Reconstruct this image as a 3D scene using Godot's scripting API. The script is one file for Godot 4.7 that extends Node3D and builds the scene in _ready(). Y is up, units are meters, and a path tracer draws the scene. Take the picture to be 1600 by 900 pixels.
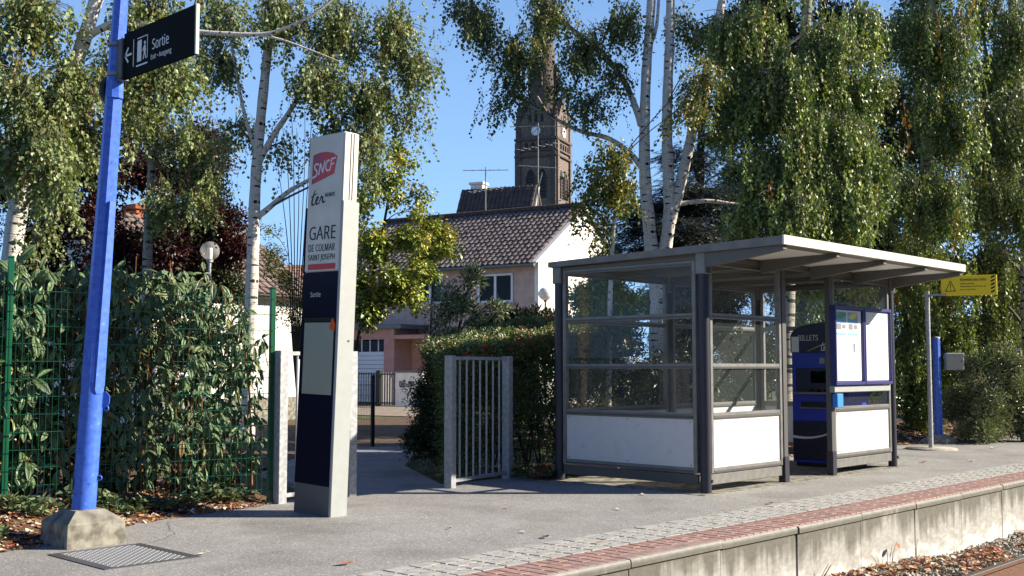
extends Node3D

# ------------------------------------------------------------------ view
const EYE_HEIGHT := 1.35
const FOCAL := 1750.0            # in pixels of the 1600 x 900 photograph
const PITCH := 0.070739
const YAW := -0.808437
const SUN_TOWARDS := Vector3(0.690, 0.0, 0.724)
const SUN_UP := 27.8             # degrees above the horizon

var eye := Vector3(0, EYE_HEIGHT, 0)
var view := Basis()
var M := {}
var rng := RandomNumberGenerator.new()

# ------------------------------------------------------------------ mesh builder
class Shape:
	var v := PackedVector3Array()
	var n := PackedVector3Array()
	var t := PackedVector2Array()
	var c := PackedColorArray()
	var f := PackedInt32Array()
	var tint := Color.WHITE

	func vert(p: Vector3, nn: Vector3, uv := Vector2.ZERO) -> int:
		v.append(p); n.append(nn); t.append(uv); c.append(tint)
		return v.size() - 1

	func face(i: int, j: int, k: int) -> void:
		var g := (v[j] - v[i]).cross(v[k] - v[i])
		if g.dot(n[i] + n[j] + n[k]) > 0.0:
			f.append(i); f.append(k); f.append(j)
		else:
			f.append(i); f.append(j); f.append(k)

	func tri(a: Vector3, b: Vector3, d: Vector3, out := Vector3.ZERO) -> void:
		var g := (b - a).cross(d - a).normalized()
		if out != Vector3.ZERO and g.dot(out) < 0: g = -g
		face(vert(a, g), vert(b, g), vert(d, g))

	func quad(a: Vector3, b: Vector3, d: Vector3, e: Vector3, out := Vector3.ZERO, u0 := Vector2.ZERO, u1 := Vector2.ONE) -> void:
		var g := (b - a).cross(e - a).normalized()
		if out != Vector3.ZERO and g.dot(out) < 0: g = -g
		var i := vert(a, g, u0); var j := vert(b, g, Vector2(u1.x, u0.y)); var k := vert(d, g, u1); var l := vert(e, g, Vector2(u0.x, u1.y))
		face(i, j, k); face(i, k, l)

	func box(lo: Vector3, hi: Vector3, bevel := 0.0, at := Transform3D()) -> Shape:
		var mid := (lo + hi) / 2; var h := (hi - lo).abs() / 2
		var b := minf(bevel, minf(h.x, minf(h.y, h.z)) * 0.9)
		if b <= 0.0:
			for ax in 3:
				for s in [-1.0, 1.0]:
					var o := Vector3.ZERO; o[ax] = s
					var p := Vector3.ZERO; p[(ax + 1) % 3] = 1
					var q := Vector3.ZERO; q[(ax + 2) % 3] = 1
					quad(at * (mid + (o - p - q) * h), at * (mid + (o + p - q) * h), at * (mid + (o + p + q) * h), at * (mid + (o - p + q) * h), at.basis * o)
			return self
		var k := h - Vector3(b, b, b)
		for ax in 3:
			for s in [-1.0, 1.0]:
				var o := Vector3.ZERO; o[ax] = s
				var p := Vector3.ZERO; p[(ax + 1) % 3] = 1
				var q := Vector3.ZERO; q[(ax + 2) % 3] = 1
				quad(at * (mid + o * h + (-p - q) * k), at * (mid + o * h + (p - q) * k), at * (mid + o * h + (p + q) * k), at * (mid + o * h + (q - p) * k), at.basis * o)
		for ax in 3:
			var p := Vector3.ZERO; p[(ax + 1) % 3] = 1
			var q := Vector3.ZERO; q[(ax + 2) % 3] = 1
			var a := Vector3.ZERO; a[ax] = 1
			for s in [-1.0, 1.0]:
				for r in [-1.0, 1.0]:
					var e1: Vector3 = p * s * h + q * r * k; var e2: Vector3 = p * s * k + q * r * h
					quad(at * (mid + e1 - a * k), at * (mid + e1 + a * k), at * (mid + e2 + a * k), at * (mid + e2 - a * k), at.basis * (p * s + q * r))
		for sx in [-1.0, 1.0]:
			for sy in [-1.0, 1.0]:
				for sz in [-1.0, 1.0]:
					var s := Vector3(sx, sy, sz)
					tri(at * (mid + s * Vector3(h.x, k.y, k.z)), at * (mid + s * Vector3(k.x, h.y, k.z)), at * (mid + s * Vector3(k.x, k.y, h.z)), at.basis * s)
		return self

	func tube(pts: Array, radii: Array, sides := 8, capped := true, round_off := true, uv_scale := 1.0) -> Shape:
		var count := pts.size()
		var side := Vector3.ZERO; var run := 0.0; var first := v.size()
		var dir := Vector3.ZERO
		for i in count:
			var d: Vector3
			if i == 0: d = pts[1] - pts[0]
			elif i == count - 1: d = pts[i] - pts[i - 1]
			else: d = (pts[i] - pts[i - 1]).normalized() + (pts[i + 1] - pts[i]).normalized()
			d = d.normalized()
			if i == 0:
				side = d.cross(Vector3.RIGHT if absf(d.x) < 0.8 else Vector3.FORWARD).normalized()
			else:
				side = (side - d * side.dot(d)).normalized()
				run += pts[i].distance_to(pts[i - 1])
			var up := d.cross(side)
			for k in sides + 1:
				var a := TAU * k / sides
				var o := side * cos(a) + up * sin(a)
				vert(pts[i] + o * radii[i], o, Vector2(float(k) / sides, run * uv_scale))
			dir = d
		for i in count - 1:
			for k in sides:
				var a := first + i * (sides + 1) + k
				if round_off:
					face(a, a + 1, a + sides + 1); face(a + 1, a + sides + 2, a + sides + 1)
				else:
					quad(v[a], v[a + 1], v[a + sides + 2], v[a + sides + 1], n[a] + n[a + 1])
		if capped:
			for e in [0, count - 1]:
				var d2: Vector3 = (pts[0] - pts[1]).normalized() if e == 0 else dir
				var mid := vert(pts[e], d2)
				var ring := []
				for k in sides:
					ring.append(vert(v[first + e * (sides + 1) + k], d2))
				for k in sides:
					face(mid, ring[k], ring[(k + 1) % sides])
		return self

	func rod(a: Vector3, b: Vector3, r: float, sides := 6) -> Shape:
		return tube([a, b], [r, r], sides)

	func bar(a: Vector3, b: Vector3, w: float, h: float, bevel := 0.0, up := Vector3.UP) -> Shape:
		var d := (b - a).normalized()
		var x := up.cross(d)
		if x.length() < 0.01: x = Vector3.RIGHT.cross(d)
		x = x.normalized()
		var y := d.cross(x)
		return box(Vector3(-w / 2, -h / 2, 0), Vector3(w / 2, h / 2, a.distance_to(b)), bevel, Transform3D(Basis(x, y, d), a))

	func prism(poly: PackedVector2Array, z0: float, z1: float, at := Transform3D()) -> Shape:
		var tris := Geometry2D.triangulate_polygon(poly)
		var e0 := at.basis * Vector3(0, 0, -1 if z0 < z1 else 1)
		for s in 2:
			var z := z0 if s == 0 else z1
			var first := v.size()
			for p in poly:
				vert(at * Vector3(p.x, p.y, z), e0 if s == 0 else -e0, p)
			for i in range(0, tris.size(), 3):
				face(first + tris[i], first + tris[i + 1], first + tris[i + 2])
		var area := 0.0
		for i in poly.size():
			area += poly[i].cross(poly[(i + 1) % poly.size()])
		for i in poly.size():
			var p := poly[i]; var q := poly[(i + 1) % poly.size()]
			var o := Vector2(q.y - p.y, p.x - q.x) * signf(area)
			quad(at * Vector3(p.x, p.y, z0), at * Vector3(q.x, q.y, z0), at * Vector3(q.x, q.y, z1), at * Vector3(p.x, p.y, z1), at.basis * Vector3(o.x, o.y, 0))
		return self

	func lathe(profile: Array, sides := 16, at := Transform3D(), smooth := true) -> Shape:
		for i in profile.size() - 1:
			var p: Vector2 = profile[i]; var q: Vector2 = profile[i + 1]
			var e := (q - p).normalized()
			var nn := Vector2(e.y, -e.x)
			var pn := nn; var qn := nn
			if smooth:
				if i > 0:
					var w: Vector2 = (p - profile[i - 1]).normalized(); pn = (nn + Vector2(w.y, -w.x)).normalized()
				if i < profile.size() - 2:
					var w2: Vector2 = (profile[i + 2] - q).normalized(); qn = (nn + Vector2(w2.y, -w2.x)).normalized()
			for k in sides:
				var a0 := TAU * k / sides; var a1 := TAU * (k + 1) / sides
				var c0 := Vector3(cos(a0), 0, sin(a0)); var c1 := Vector3(cos(a1), 0, sin(a1))
				var ids := []
				for s in [[p, pn, c0], [p, pn, c1], [q, qn, c1], [q, qn, c0]]:
					ids.append(vert(at * (s[2] * s[0].x + Vector3(0, s[0].y, 0)), (at.basis * (s[2] * s[1].x + Vector3(0, s[1].y, 0))).normalized()))
				if p.x > 1e-5: face(ids[0], ids[1], ids[2])
				if q.x > 1e-5: face(ids[0], ids[2], ids[3])
		return self

	func ball(at: Vector3, r: float, sides := 16) -> Shape:
		var prof := []
		var rings := sides / 2
		for i in rings + 1:
			var a := -PI / 2 + PI * i / rings
			prof.append(Vector2(cos(a) * r, sin(a) * r))
		return lathe(prof, sides, Transform3D(Basis(), at))

	func ribbon(pts: PackedVector2Array, widths: Array, z0: float, z1: float, at := Transform3D()) -> Shape:
		# a flat stroke of lettering
		for i in pts.size() - 1:
			var d := (pts[i + 1] - pts[i]).normalized(); var o := Vector2(-d.y, d.x)
			var a: Vector2 = pts[i] - d * widths[i] * 0.3; var b: Vector2 = pts[i + 1] + d * widths[i + 1] * 0.3
			prism(PackedVector2Array([a - o * widths[i] / 2, b - o * widths[i + 1] / 2, b + o * widths[i + 1] / 2, a + o * widths[i] / 2]), z0, z1 + 0.00005 * i, at)
		return self

	func mesh(material: Material) -> ArrayMesh:
		var a := []
		a.resize(Mesh.ARRAY_MAX)
		a[Mesh.ARRAY_VERTEX] = v; a[Mesh.ARRAY_NORMAL] = n; a[Mesh.ARRAY_TEX_UV] = t; a[Mesh.ARRAY_COLOR] = c; a[Mesh.ARRAY_INDEX] = f
		var m := ArrayMesh.new()
		m.add_surface_from_arrays(Mesh.PRIMITIVE_TRIANGLES, a)
		m.surface_set_material(0, material)
		return m

# ------------------------------------------------------------------ scene helpers
func tag(o: Node, label: String, category := "", group := "", kind := "") -> Node:
	if label: o.set_meta("label", label)
	if category: o.set_meta("category", category)
	if group: o.set_meta("group", group)
	if kind: o.set_meta("kind", kind)
	return o

func thing(called: String, label: String, category: String, at := Vector3.ZERO, group := "") -> Node3D:
	var o := Node3D.new()
	o.name = called
	o.position = at
	add_child(o, true)
	tag(o, label, category, group)
	return o

func part(called: String, s: Shape, mat: Material, parent: Node) -> MeshInstance3D:
	return put(called, s.mesh(mat), parent)

func put(called: String, mesh: Mesh, parent: Node, at := Transform3D()) -> MeshInstance3D:
	var o := MeshInstance3D.new()
	o.name = called
	o.mesh = mesh
	o.transform = at
	parent.add_child(o, true)
	return o

func structure(called: String, s: Shape, mat: Material) -> MeshInstance3D:
	var o := part(called, s, mat, self)
	o.set_meta("kind", "structure")
	return o

func many(called: String, mesh: Mesh, places: Array, colors: Array, parent: Node, stuff := true) -> MultiMeshInstance3D:
	var mm := MultiMesh.new()
	mm.transform_format = MultiMesh.TRANSFORM_3D
	mm.use_colors = true
	mm.mesh = mesh
	mm.instance_count = places.size()
	for i in places.size():
		mm.set_instance_transform(i, places[i])
		mm.set_instance_color(i, colors[i])
	var o := MultiMeshInstance3D.new()
	o.name = called
	o.multimesh = mm
	parent.add_child(o, true)
	if stuff: o.set_meta("kind", "stuff")
	return o

func at(u: float, v: float, depth: float) -> Vector3:
	# the point that lies depth metres ahead, in the photograph's direction (u, v)
	var r := view * Vector3(u - 800.0, 450.0 - v, -FOCAL)
	var ahead := -view.z
	ahead.y = 0
	return eye + r * (depth / r.dot(ahead.normalized()))

func on_ground(u: float, v: float, y := 0.0) -> Vector3:
	var r := view * Vector3(u - 800.0, 450.0 - v, -FOCAL)
	return eye + r * ((y - eye.y) / r.y)

func rnd(a: float, b: float) -> float:
	return rng.randf_range(a, b)

func turned(p: Vector3, yaw := 0.0, scale := 1.0) -> Transform3D:
	return Transform3D(Basis(Vector3.UP, yaw).scaled(Vector3.ONE * scale), p)

func facing(o: Vector3, up := Vector3.UP) -> Basis:
	# local z along o, local y near up
	var z := o.normalized()
	var x := up.cross(z)
	if x.length() < 0.01: x = Vector3.RIGHT
	x = x.normalized()
	return Basis(x, z.cross(x), z)

func lettering(text: String, width: float, height: float, mat: Material, parent: Node, where: Transform3D, bold := false, face_name := "Droid Sans", called := "lettering") -> MeshInstance3D:
	# text whose lower left corner stands at where's origin, fitted to width and capital height
	var tm := TextMesh.new()
	var font := SystemFont.new()
	font.font_names = PackedStringArray([face_name])
	font.font_weight = 700 if bold else 400
	tm.font = font
	tm.font_size = 64
	tm.pixel_size = 0.01
	tm.depth = 0.02
	tm.curve_step = 1.0
	tm.text = text
	tm.horizontal_alignment = HORIZONTAL_ALIGNMENT_LEFT
	var b := tm.get_aabb()
	tm.material = mat
	var sx := width / maxf(b.size.x, 0.001); var sy := height / maxf(b.size.y, 0.001)
	var inner := Transform3D(Basis.from_scale(Vector3(sx, sy, 0.1)), Vector3(-b.position.x * sx, -b.position.y * sy, 0.0012))
	return put(called, tm, parent, where * inner)

# ------------------------------------------------------------------ materials
func noise(f: float, kind := FastNoiseLite.TYPE_SIMPLEX_SMOOTH, oct := 4, sd := 1) -> FastNoiseLite:
	var q := FastNoiseLite.new()
	q.noise_type = kind
	q.frequency = f
	q.fractal_octaves = oct
	q.seed = sd
	return q

func ramp_tex(f: float, stops: Array, size := 512, sd := 1, kind := FastNoiseLite.TYPE_SIMPLEX_SMOOTH, oct := 4) -> NoiseTexture2D:
	var nt := NoiseTexture2D.new()
	nt.width = size; nt.height = size
	nt.seamless = true
	nt.noise = noise(f, kind, oct, sd)
	var g := Gradient.new()
	var offs := PackedFloat32Array(); var cols := PackedColorArray()
	for s in stops:
		offs.append(s[0]); cols.append(s[1])
	g.offsets = offs; g.colors = cols
	nt.color_ramp = g
	return nt

func bump_tex(f: float, size := 512, sd := 3, strength := 6.0) -> NoiseTexture2D:
	var nt := NoiseTexture2D.new()
	nt.width = size; nt.height = size
	nt.seamless = true
	nt.noise = noise(f, FastNoiseLite.TYPE_SIMPLEX_SMOOTH, 4, sd)
	nt.as_normal_map = true
	nt.bump_strength = strength
	return nt

func flat(col: Color, rough := 0.7, metal := 0.0) -> StandardMaterial3D:
	var m := StandardMaterial3D.new()
	m.albedo_color = col
	m.roughness = rough
	m.metallic = metal
	return m

func mottled(tex: Texture2D, rough: float, scale: float, normal: Texture2D = null, ns := 1.0, nscale := 0.0) -> StandardMaterial3D:
	var m := StandardMaterial3D.new()
	m.albedo_texture = tex
	m.roughness = rough
	m.uv1_triplanar = true
	m.uv1_world_triplanar = true
	m.uv1_scale = Vector3.ONE * scale
	if normal:
		m.normal_enabled = true
		m.normal_texture = normal
		m.normal_scale = ns
	return m

func leafy(col: Color, back: Color, rough := 0.4) -> StandardMaterial3D:
	var m := StandardMaterial3D.new()
	m.albedo_color = col
	m.vertex_color_use_as_albedo = true
	m.roughness = rough
	m.backlight_enabled = true
	m.backlight = back
	return m

func lin(r: float, g: float, b: float) -> Color:
	return Color(r, g, b).linear_to_srgb()

func asphalt_picture() -> ImageTexture:
	var im := Image.create(768, 768, false, Image.FORMAT_RGB8)
	var big := noise(0.006, FastNoiseLite.TYPE_SIMPLEX_SMOOTH, 3, 5)
	var r := RandomNumberGenerator.new(); r.seed = 77
	for y in 768:
		for x in 768:
			var w := r.randf()
			var s := 0.545 + 0.11 * (w - 0.5)
			if w > 0.98: s += 0.26
			elif w > 0.93: s += 0.10
			elif w < 0.07: s -= 0.13
			var fx := absf(x - 384) / 384.0
			s += 0.045 * big.get_noise_2d(minf(x, 768 - x), minf(y, 768 - y)) * (0.6 + 0.4 * fx)
			im.set_pixel(x, y, Color(s * 0.98, s * 0.98, s * 0.962))
	return ImageTexture.create_from_image(im)

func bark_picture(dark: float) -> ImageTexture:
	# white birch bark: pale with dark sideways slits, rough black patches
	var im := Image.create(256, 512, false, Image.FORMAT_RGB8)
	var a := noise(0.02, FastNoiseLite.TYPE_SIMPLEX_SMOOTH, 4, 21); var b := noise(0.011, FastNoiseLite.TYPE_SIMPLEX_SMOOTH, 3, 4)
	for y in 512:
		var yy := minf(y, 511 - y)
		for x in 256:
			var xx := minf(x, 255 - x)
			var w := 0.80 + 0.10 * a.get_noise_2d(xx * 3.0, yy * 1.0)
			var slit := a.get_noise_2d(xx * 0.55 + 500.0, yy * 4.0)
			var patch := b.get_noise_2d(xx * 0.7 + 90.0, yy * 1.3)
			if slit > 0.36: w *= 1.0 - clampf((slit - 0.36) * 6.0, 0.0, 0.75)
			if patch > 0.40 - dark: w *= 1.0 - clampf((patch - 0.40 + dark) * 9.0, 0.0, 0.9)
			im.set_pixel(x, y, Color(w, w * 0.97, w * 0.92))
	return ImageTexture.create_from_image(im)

func stained_concrete_picture() -> ImageTexture:
	# old platform wall: brown grime that runs down from the top, pale lime below, over 6 m of wall
	var im := Image.create(1536, 160, false, Image.FORMAT_RGB8)
	var streak := noise(0.03, FastNoiseLite.TYPE_SIMPLEX_SMOOTH, 4, 8); var soft := noise(0.012, FastNoiseLite.TYPE_SIMPLEX_SMOOTH, 4, 12)
	var r := RandomNumberGenerator.new(); r.seed = 5
	for x in 1536:
		var run := 0.50 + 0.16 * streak.get_noise_2d(x * 1.4, 0.0) + 0.30 * soft.get_noise_2d(x * 0.8, 40.0)
		for y in 160:
			var h := y / 160.0
			var edge := clampf((run - h) * 3.2 + 0.35 * streak.get_noise_2d(x * 0.7, y * 0.35 + 300.0) + 0.3 * soft.get_noise_2d(x * 2.2, y * 1.6 + 700.0), 0.0, 1.0)
			if h < 0.06: edge *= h / 0.06
			var pale := Color(0.59, 0.59, 0.57).lerp(Color(0.76, 0.765, 0.755), clampf((h - 0.6) * 2.5 + soft.get_noise_2d(x, y * 2.0), 0.0, 1.0))
			var col := pale.lerp(Color(0.36, 0.355, 0.325), edge * 0.92)
			var g := 1.0 + 0.12 * (r.randf() - 0.5) + 0.10 * soft.get_noise_2d(x * 3.0, y * 6.0)
			im.set_pixel(x, y, Color(col.r * g, col.g * g, col.b * g))
	return ImageTexture.create_from_image(im)

func make_materials() -> void:
	var fine := bump_tex(0.06, 512, 3, 5.0)
	var coarse := bump_tex(0.02, 512, 9, 5.0)
	M.asphalt = mottled(asphalt_picture(), 0.92, 0.17)
	M.asphalt.detail_enabled = true
	M.asphalt.detail_blend_mode = BaseMaterial3D.BLEND_MODE_MUL
	M.asphalt.detail_uv_layer = BaseMaterial3D.DETAIL_UV_2
	M.asphalt.uv2_triplanar = true
	M.asphalt.uv2_world_triplanar = true
	M.asphalt.uv2_scale = Vector3.ONE * 0.11
	M.asphalt.detail_albedo = ramp_tex(0.012, [[0.1, Color(0.86, 0.855, 0.85)], [0.35, Color(0.955, 0.95, 0.94)], [0.6, Color(1, 1, 1)], [0.66, Color(0.95, 0.95, 0.945)], [0.75, Color(1, 0.995, 0.985)]], 512, 91)
	M.tile = mottled(ramp_tex(0.02, [[0.2, Color(0.54, 0.54, 0.525)], [0.55, Color(0.60, 0.60, 0.58)], [0.8, Color(0.65, 0.65, 0.63)]], 512, 4), 0.88, 0.9)
	M.brick = []
	for k in 3:
		M.brick.append(mottled(ramp_tex(0.03, [[0.2, Color(0.51, 0.41, 0.375)], [0.5, Color(0.58, 0.47, 0.435)], [0.85, Color(0.63, 0.53, 0.50)]], 256, 11), 0.88, 1.3))
		M.brick[k].albedo_color = [Color(1, 1, 1), Color(0.96, 0.955, 0.96), Color(1.0, 0.975, 0.955)][k]
	M.joint = mottled(ramp_tex(0.05, [[0.2, Color(0.17, 0.15, 0.13)], [0.8, Color(0.26, 0.23, 0.20)]], 256, 15), 0.95, 1.0)
	M.wall_stain = StandardMaterial3D.new()
	M.wall_stain.albedo_texture = stained_concrete_picture()
	M.wall_stain.roughness = 0.92
	M.concrete = mottled(ramp_tex(0.015, [[0.2, Color(0.36, 0.35, 0.31)], [0.45, Color(0.47, 0.46, 0.42)], [0.7, Color(0.56, 0.55, 0.50)]], 512, 17), 0.92, 0.9, fine, 0.12)
	M.concrete_pale = mottled(ramp_tex(0.03, [[0.2, Color(0.52, 0.50, 0.45)], [0.8, Color(0.74, 0.72, 0.66)]], 256, 18), 0.92, 1.5, fine, 0.15)
	M.earth = mottled(ramp_tex(0.03, [[0.1, Color(0.16, 0.12, 0.08)], [0.45, Color(0.30, 0.22, 0.15)], [0.7, Color(0.38, 0.29, 0.19)], [0.9, Color(0.30, 0.31, 0.16)]], 512, 23), 0.95, 0.5, coarse, 1.0)
	M.grass_ground = mottled(ramp_tex(0.03, [[0.1, Color(0.17, 0.20, 0.09)], [0.5, Color(0.26, 0.30, 0.13)], [0.8, Color(0.36, 0.33, 0.19)]], 512, 24), 0.95, 0.3, coarse, 1.0)
	M.path = mottled(ramp_tex(0.03, [[0.1, Color(0.44, 0.40, 0.35)], [0.8, Color(0.56, 0.52, 0.46)]], 256, 25), 0.95, 0.5, fine, 0.6)
	M.ballast_ground = mottled(ramp_tex(0.08, [[0.1, Color(0.22, 0.20, 0.18)], [0.5, Color(0.40, 0.37, 0.33)], [0.8, Color(0.52, 0.48, 0.43)]], 512, 26), 0.95, 1.0, coarse, 2.0)
	M.stone = flat(Color(1, 1, 1), 0.9); M.stone.vertex_color_use_as_albedo = true
	M.litter = leafy(Color(1, 1, 1), Color(0.25, 0.2, 0.1), 0.7)
	M.rail = mottled(ramp_tex(0.05, [[0.2, Color(0.30, 0.20, 0.14)], [0.8, Color(0.42, 0.28, 0.20)]], 256, 27), 0.8, 2.0, fine, 0.7)
	M.rail_top = flat(Color(0.58, 0.57, 0.55), 0.35, 0.85)
	# paint, metal, glass
	M.blue = mottled(ramp_tex(0.02, [[0.10, Color(0.16, 0.26, 0.58)], [0.22, Color(0.23, 0.38, 0.76)], [0.5, Color(0.25, 0.41, 0.80)], [0.78, Color(0.28, 0.44, 0.82)], [0.90, Color(0.42, 0.54, 0.80)]], 512, 28), 0.42, 1.3)
	M.blue.metallic_specular = 0.45
	M.navy = flat(Color(0.045, 0.05, 0.15), 0.5); M.navy.metallic_specular = 0.22
	M.navy_post = flat(Color(0.15, 0.155, 0.20), 0.4)
	M.alu = mottled(ramp_tex(0.02, [[0.2, Color(0.44, 0.44, 0.43)], [0.8, Color(0.50, 0.50, 0.485)]], 256, 29), 0.45, 1.2)
	M.alu.metallic = 0.35
	M.alu_pale = mottled(ramp_tex(0.02, [[0.2, Color(0.585, 0.605, 0.60)], [0.8, Color(0.605, 0.625, 0.615)]], 256, 30), 0.5, 1.2)
	M.alu_dark = flat(Color(0.33, 0.33, 0.33), 0.5, 0.3)
	M.galv = mottled(ramp_tex(0.05, [[0.2, Color(0.56, 0.57, 0.58)], [0.5, Color(0.61, 0.62, 0.63)], [0.8, Color(0.68, 0.69, 0.70)]], 256, 33), 0.5, 1.2)
	M.galv.metallic = 0.25
	M.white_box = mottled(ramp_tex(0.012, [[0.2, Color(0.79, 0.765, 0.70)], [0.8, Color(0.84, 0.815, 0.755)]], 256, 34), 0.4, 0.7)
	M.white_panel = mottled(ramp_tex(0.015, [[0.08, Color(0.745, 0.745, 0.73)], [0.22, Color(0.78, 0.78, 0.77)], [0.4, Color(0.79, 0.79, 0.785)], [0.8, Color(0.80, 0.80, 0.79)]], 512, 35), 0.45, 0.8)
	M.grime = flat(Color(0.45, 0.44, 0.40), 0.8)
	M.olive_panel = flat(Color(0.60, 0.615, 0.555), 0.45)
	M.soffit = flat(Color(0.86, 0.86, 0.84), 0.6)
	M.roof_grey = mottled(ramp_tex(0.02, [[0.2, Color(0.42, 0.42, 0.405)], [0.8, Color(0.48, 0.48, 0.46)]], 256, 36), 0.55, 0.9)
	M.beam = flat(Color(0.36, 0.36, 0.345), 0.55)
	M.glass = StandardMaterial3D.new()
	M.glass.albedo_color = Color(0.85, 0.92, 0.92, 0.012)
	M.glass.transparency = BaseMaterial3D.TRANSPARENCY_ALPHA
	M.glass.roughness = 0.03
	M.glass.metallic_specular = 0.22
	M.window_glass = flat(Color(0.04, 0.045, 0.05), 0.05); M.window_glass.metallic_specular = 0.28
	M.paper = flat(Color(0.88, 0.89, 0.90), 0.6)
	M.ink = flat(Color(0.10, 0.10, 0.12), 0.6)
	M.ink_soft = flat(Color(0.45, 0.46, 0.50), 0.6)
	M.sign_black = flat(Color(0.05, 0.05, 0.045), 0.7); M.sign_black.metallic_specular = 0.2
	M.sign_white = flat(Color(0.86, 0.86, 0.86), 0.5)
	M.sign_edge = flat(Color(0.60, 0.66, 0.60), 0.5)
	M.red = flat(Color(0.78, 0.10, 0.16), 0.45)
	M.orange = flat(Color(0.85, 0.33, 0.10), 0.6)
	M.yellow = flat(Color(0.96, 0.83, 0.04), 0.5)
	M.case_blue = flat(Color(0.13, 0.15, 0.40), 0.45)
	M.box_blue = flat(Color(0.16, 0.50, 0.88), 0.5)
	M.machine_blue = flat(Color(0.13, 0.21, 0.66), 0.4)
	M.machine_dark = flat(Color(0.07, 0.075, 0.20), 0.4)
	M.black = flat(Color(0.03, 0.03, 0.035), 0.4)
	M.gold = flat(Color(0.80, 0.62, 0.20), 0.5)
	M.sky_print = flat(Color(0.45, 0.66, 0.80), 0.6)
	M.green_print = flat(Color(0.35, 0.60, 0.36), 0.6)
	M.yellow_print = flat(Color(0.85, 0.80, 0.35), 0.6)
	M.fence_green = flat(Color(0.03, 0.33, 0.22), 0.4)
	M.fence_black = flat(Color(0.06, 0.07, 0.07), 0.5)
	M.wire = flat(Color(0.12, 0.36, 0.28), 0.22, 0.35); M.wire.metallic_specular = 0.9
	M.wire_grey = flat(Color(0.68, 0.69, 0.68), 0.5, 0.1)
	M.globe = flat(Color(0.92, 0.92, 0.90, 0.18), 0.05); M.globe.transparency = BaseMaterial3D.TRANSPARENCY_ALPHA
	M.milk = flat(Color(0.95, 0.95, 0.93), 0.4); M.milk.backlight_enabled = true; M.milk.backlight = Color(0.5, 0.5, 0.5)
	# houses
	M.pink = mottled(ramp_tex(0.02, [[0.2, Color(0.66, 0.58, 0.55)], [0.8, Color(0.72, 0.64, 0.61)]], 256, 40), 0.9, 0.4, coarse, 0.4)
	M.pink_deep = mottled(ramp_tex(0.02, [[0.2, Color(0.67, 0.51, 0.485)], [0.8, Color(0.72, 0.56, 0.535)]], 256, 41), 0.9, 0.4, coarse, 0.4)
	M.render_white = mottled(ramp_tex(0.02, [[0.2, Color(0.86, 0.84, 0.80)], [0.8, Color(0.91, 0.90, 0.87)]], 256, 42), 0.9, 0.4, coarse, 0.4)
	M.frame_white = flat(Color(0.80, 0.82, 0.86), 0.5)
	M.tile_roof = flat(Color(1, 1, 1), 0.85); M.tile_roof.vertex_color_use_as_albedo = true
	M.old_roof = mottled(ramp_tex(0.05, [[0.2, Color(0.20, 0.16, 0.14)], [0.8, Color(0.36, 0.29, 0.25)]], 256, 43), 0.9, 0.5)
	M.terracotta = mottled(ramp_tex(0.05, [[0.2, Color(0.55, 0.30, 0.20)], [0.8, Color(0.70, 0.42, 0.30)]], 256, 44), 0.9, 0.6)
	M.church = mottled(ramp_tex(0.04, [[0.2, Color(0.33, 0.295, 0.275)], [0.5, Color(0.43, 0.385, 0.36)], [0.8, Color(0.52, 0.47, 0.435)]], 512, 45), 0.95, 0.16)
	M.church_dark = mottled(ramp_tex(0.04, [[0.2, Color(0.29, 0.255, 0.24)], [0.8, Color(0.42, 0.375, 0.35)]], 256, 46), 0.95, 0.2)
	M.dark_opening = flat(Color(0.05, 0.05, 0.06), 0.6)
	M.zinc = flat(Color(0.40, 0.42, 0.42), 0.5, 0.4)
	# bark and leaves
	M.birch = StandardMaterial3D.new(); M.birch.albedo_texture = bark_picture(0.0); M.birch.roughness = 0.8; M.birch.uv1_scale = Vector3(1, 0.9, 1)
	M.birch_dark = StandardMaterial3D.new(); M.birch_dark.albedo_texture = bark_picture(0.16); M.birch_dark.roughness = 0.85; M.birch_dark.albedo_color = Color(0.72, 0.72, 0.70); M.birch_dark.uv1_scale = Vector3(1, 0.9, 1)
	M.limb = flat(Color(0.36, 0.33, 0.31), 0.9)
	M.twig = flat(Color(0.20, 0.16, 0.14), 0.9)
	M.bark = mottled(ramp_tex(0.05, [[0.2, Color(0.18, 0.15, 0.12)], [0.8, Color(0.32, 0.27, 0.22)]], 256, 50), 0.95, 1.2, coarse, 1.5)
	M.birch_leaf = leafy(Color(1, 1, 1), Color(0.7, 0.72, 0.35), 0.42); M.birch_leaf.metallic_specular = 0.4
	M.needle = leafy(Color(1, 1, 1), Color(0.2, 0.2, 0.2), 0.45)
	M.plain_leaf = leafy(Color(1, 1, 1), Color(0.5, 0.5, 0.3), 0.42)
	M.big_leaf = leafy(Color(1, 1, 1), Color(0.3, 0.35, 0.15), 0.52)
	M.berry = flat(Color(0.75, 0.10, 0.06), 0.35)
	M.plum_leaf = leafy(Color(1, 1, 1), Color(0.5, 0.25, 0.2), 0.45)

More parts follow.
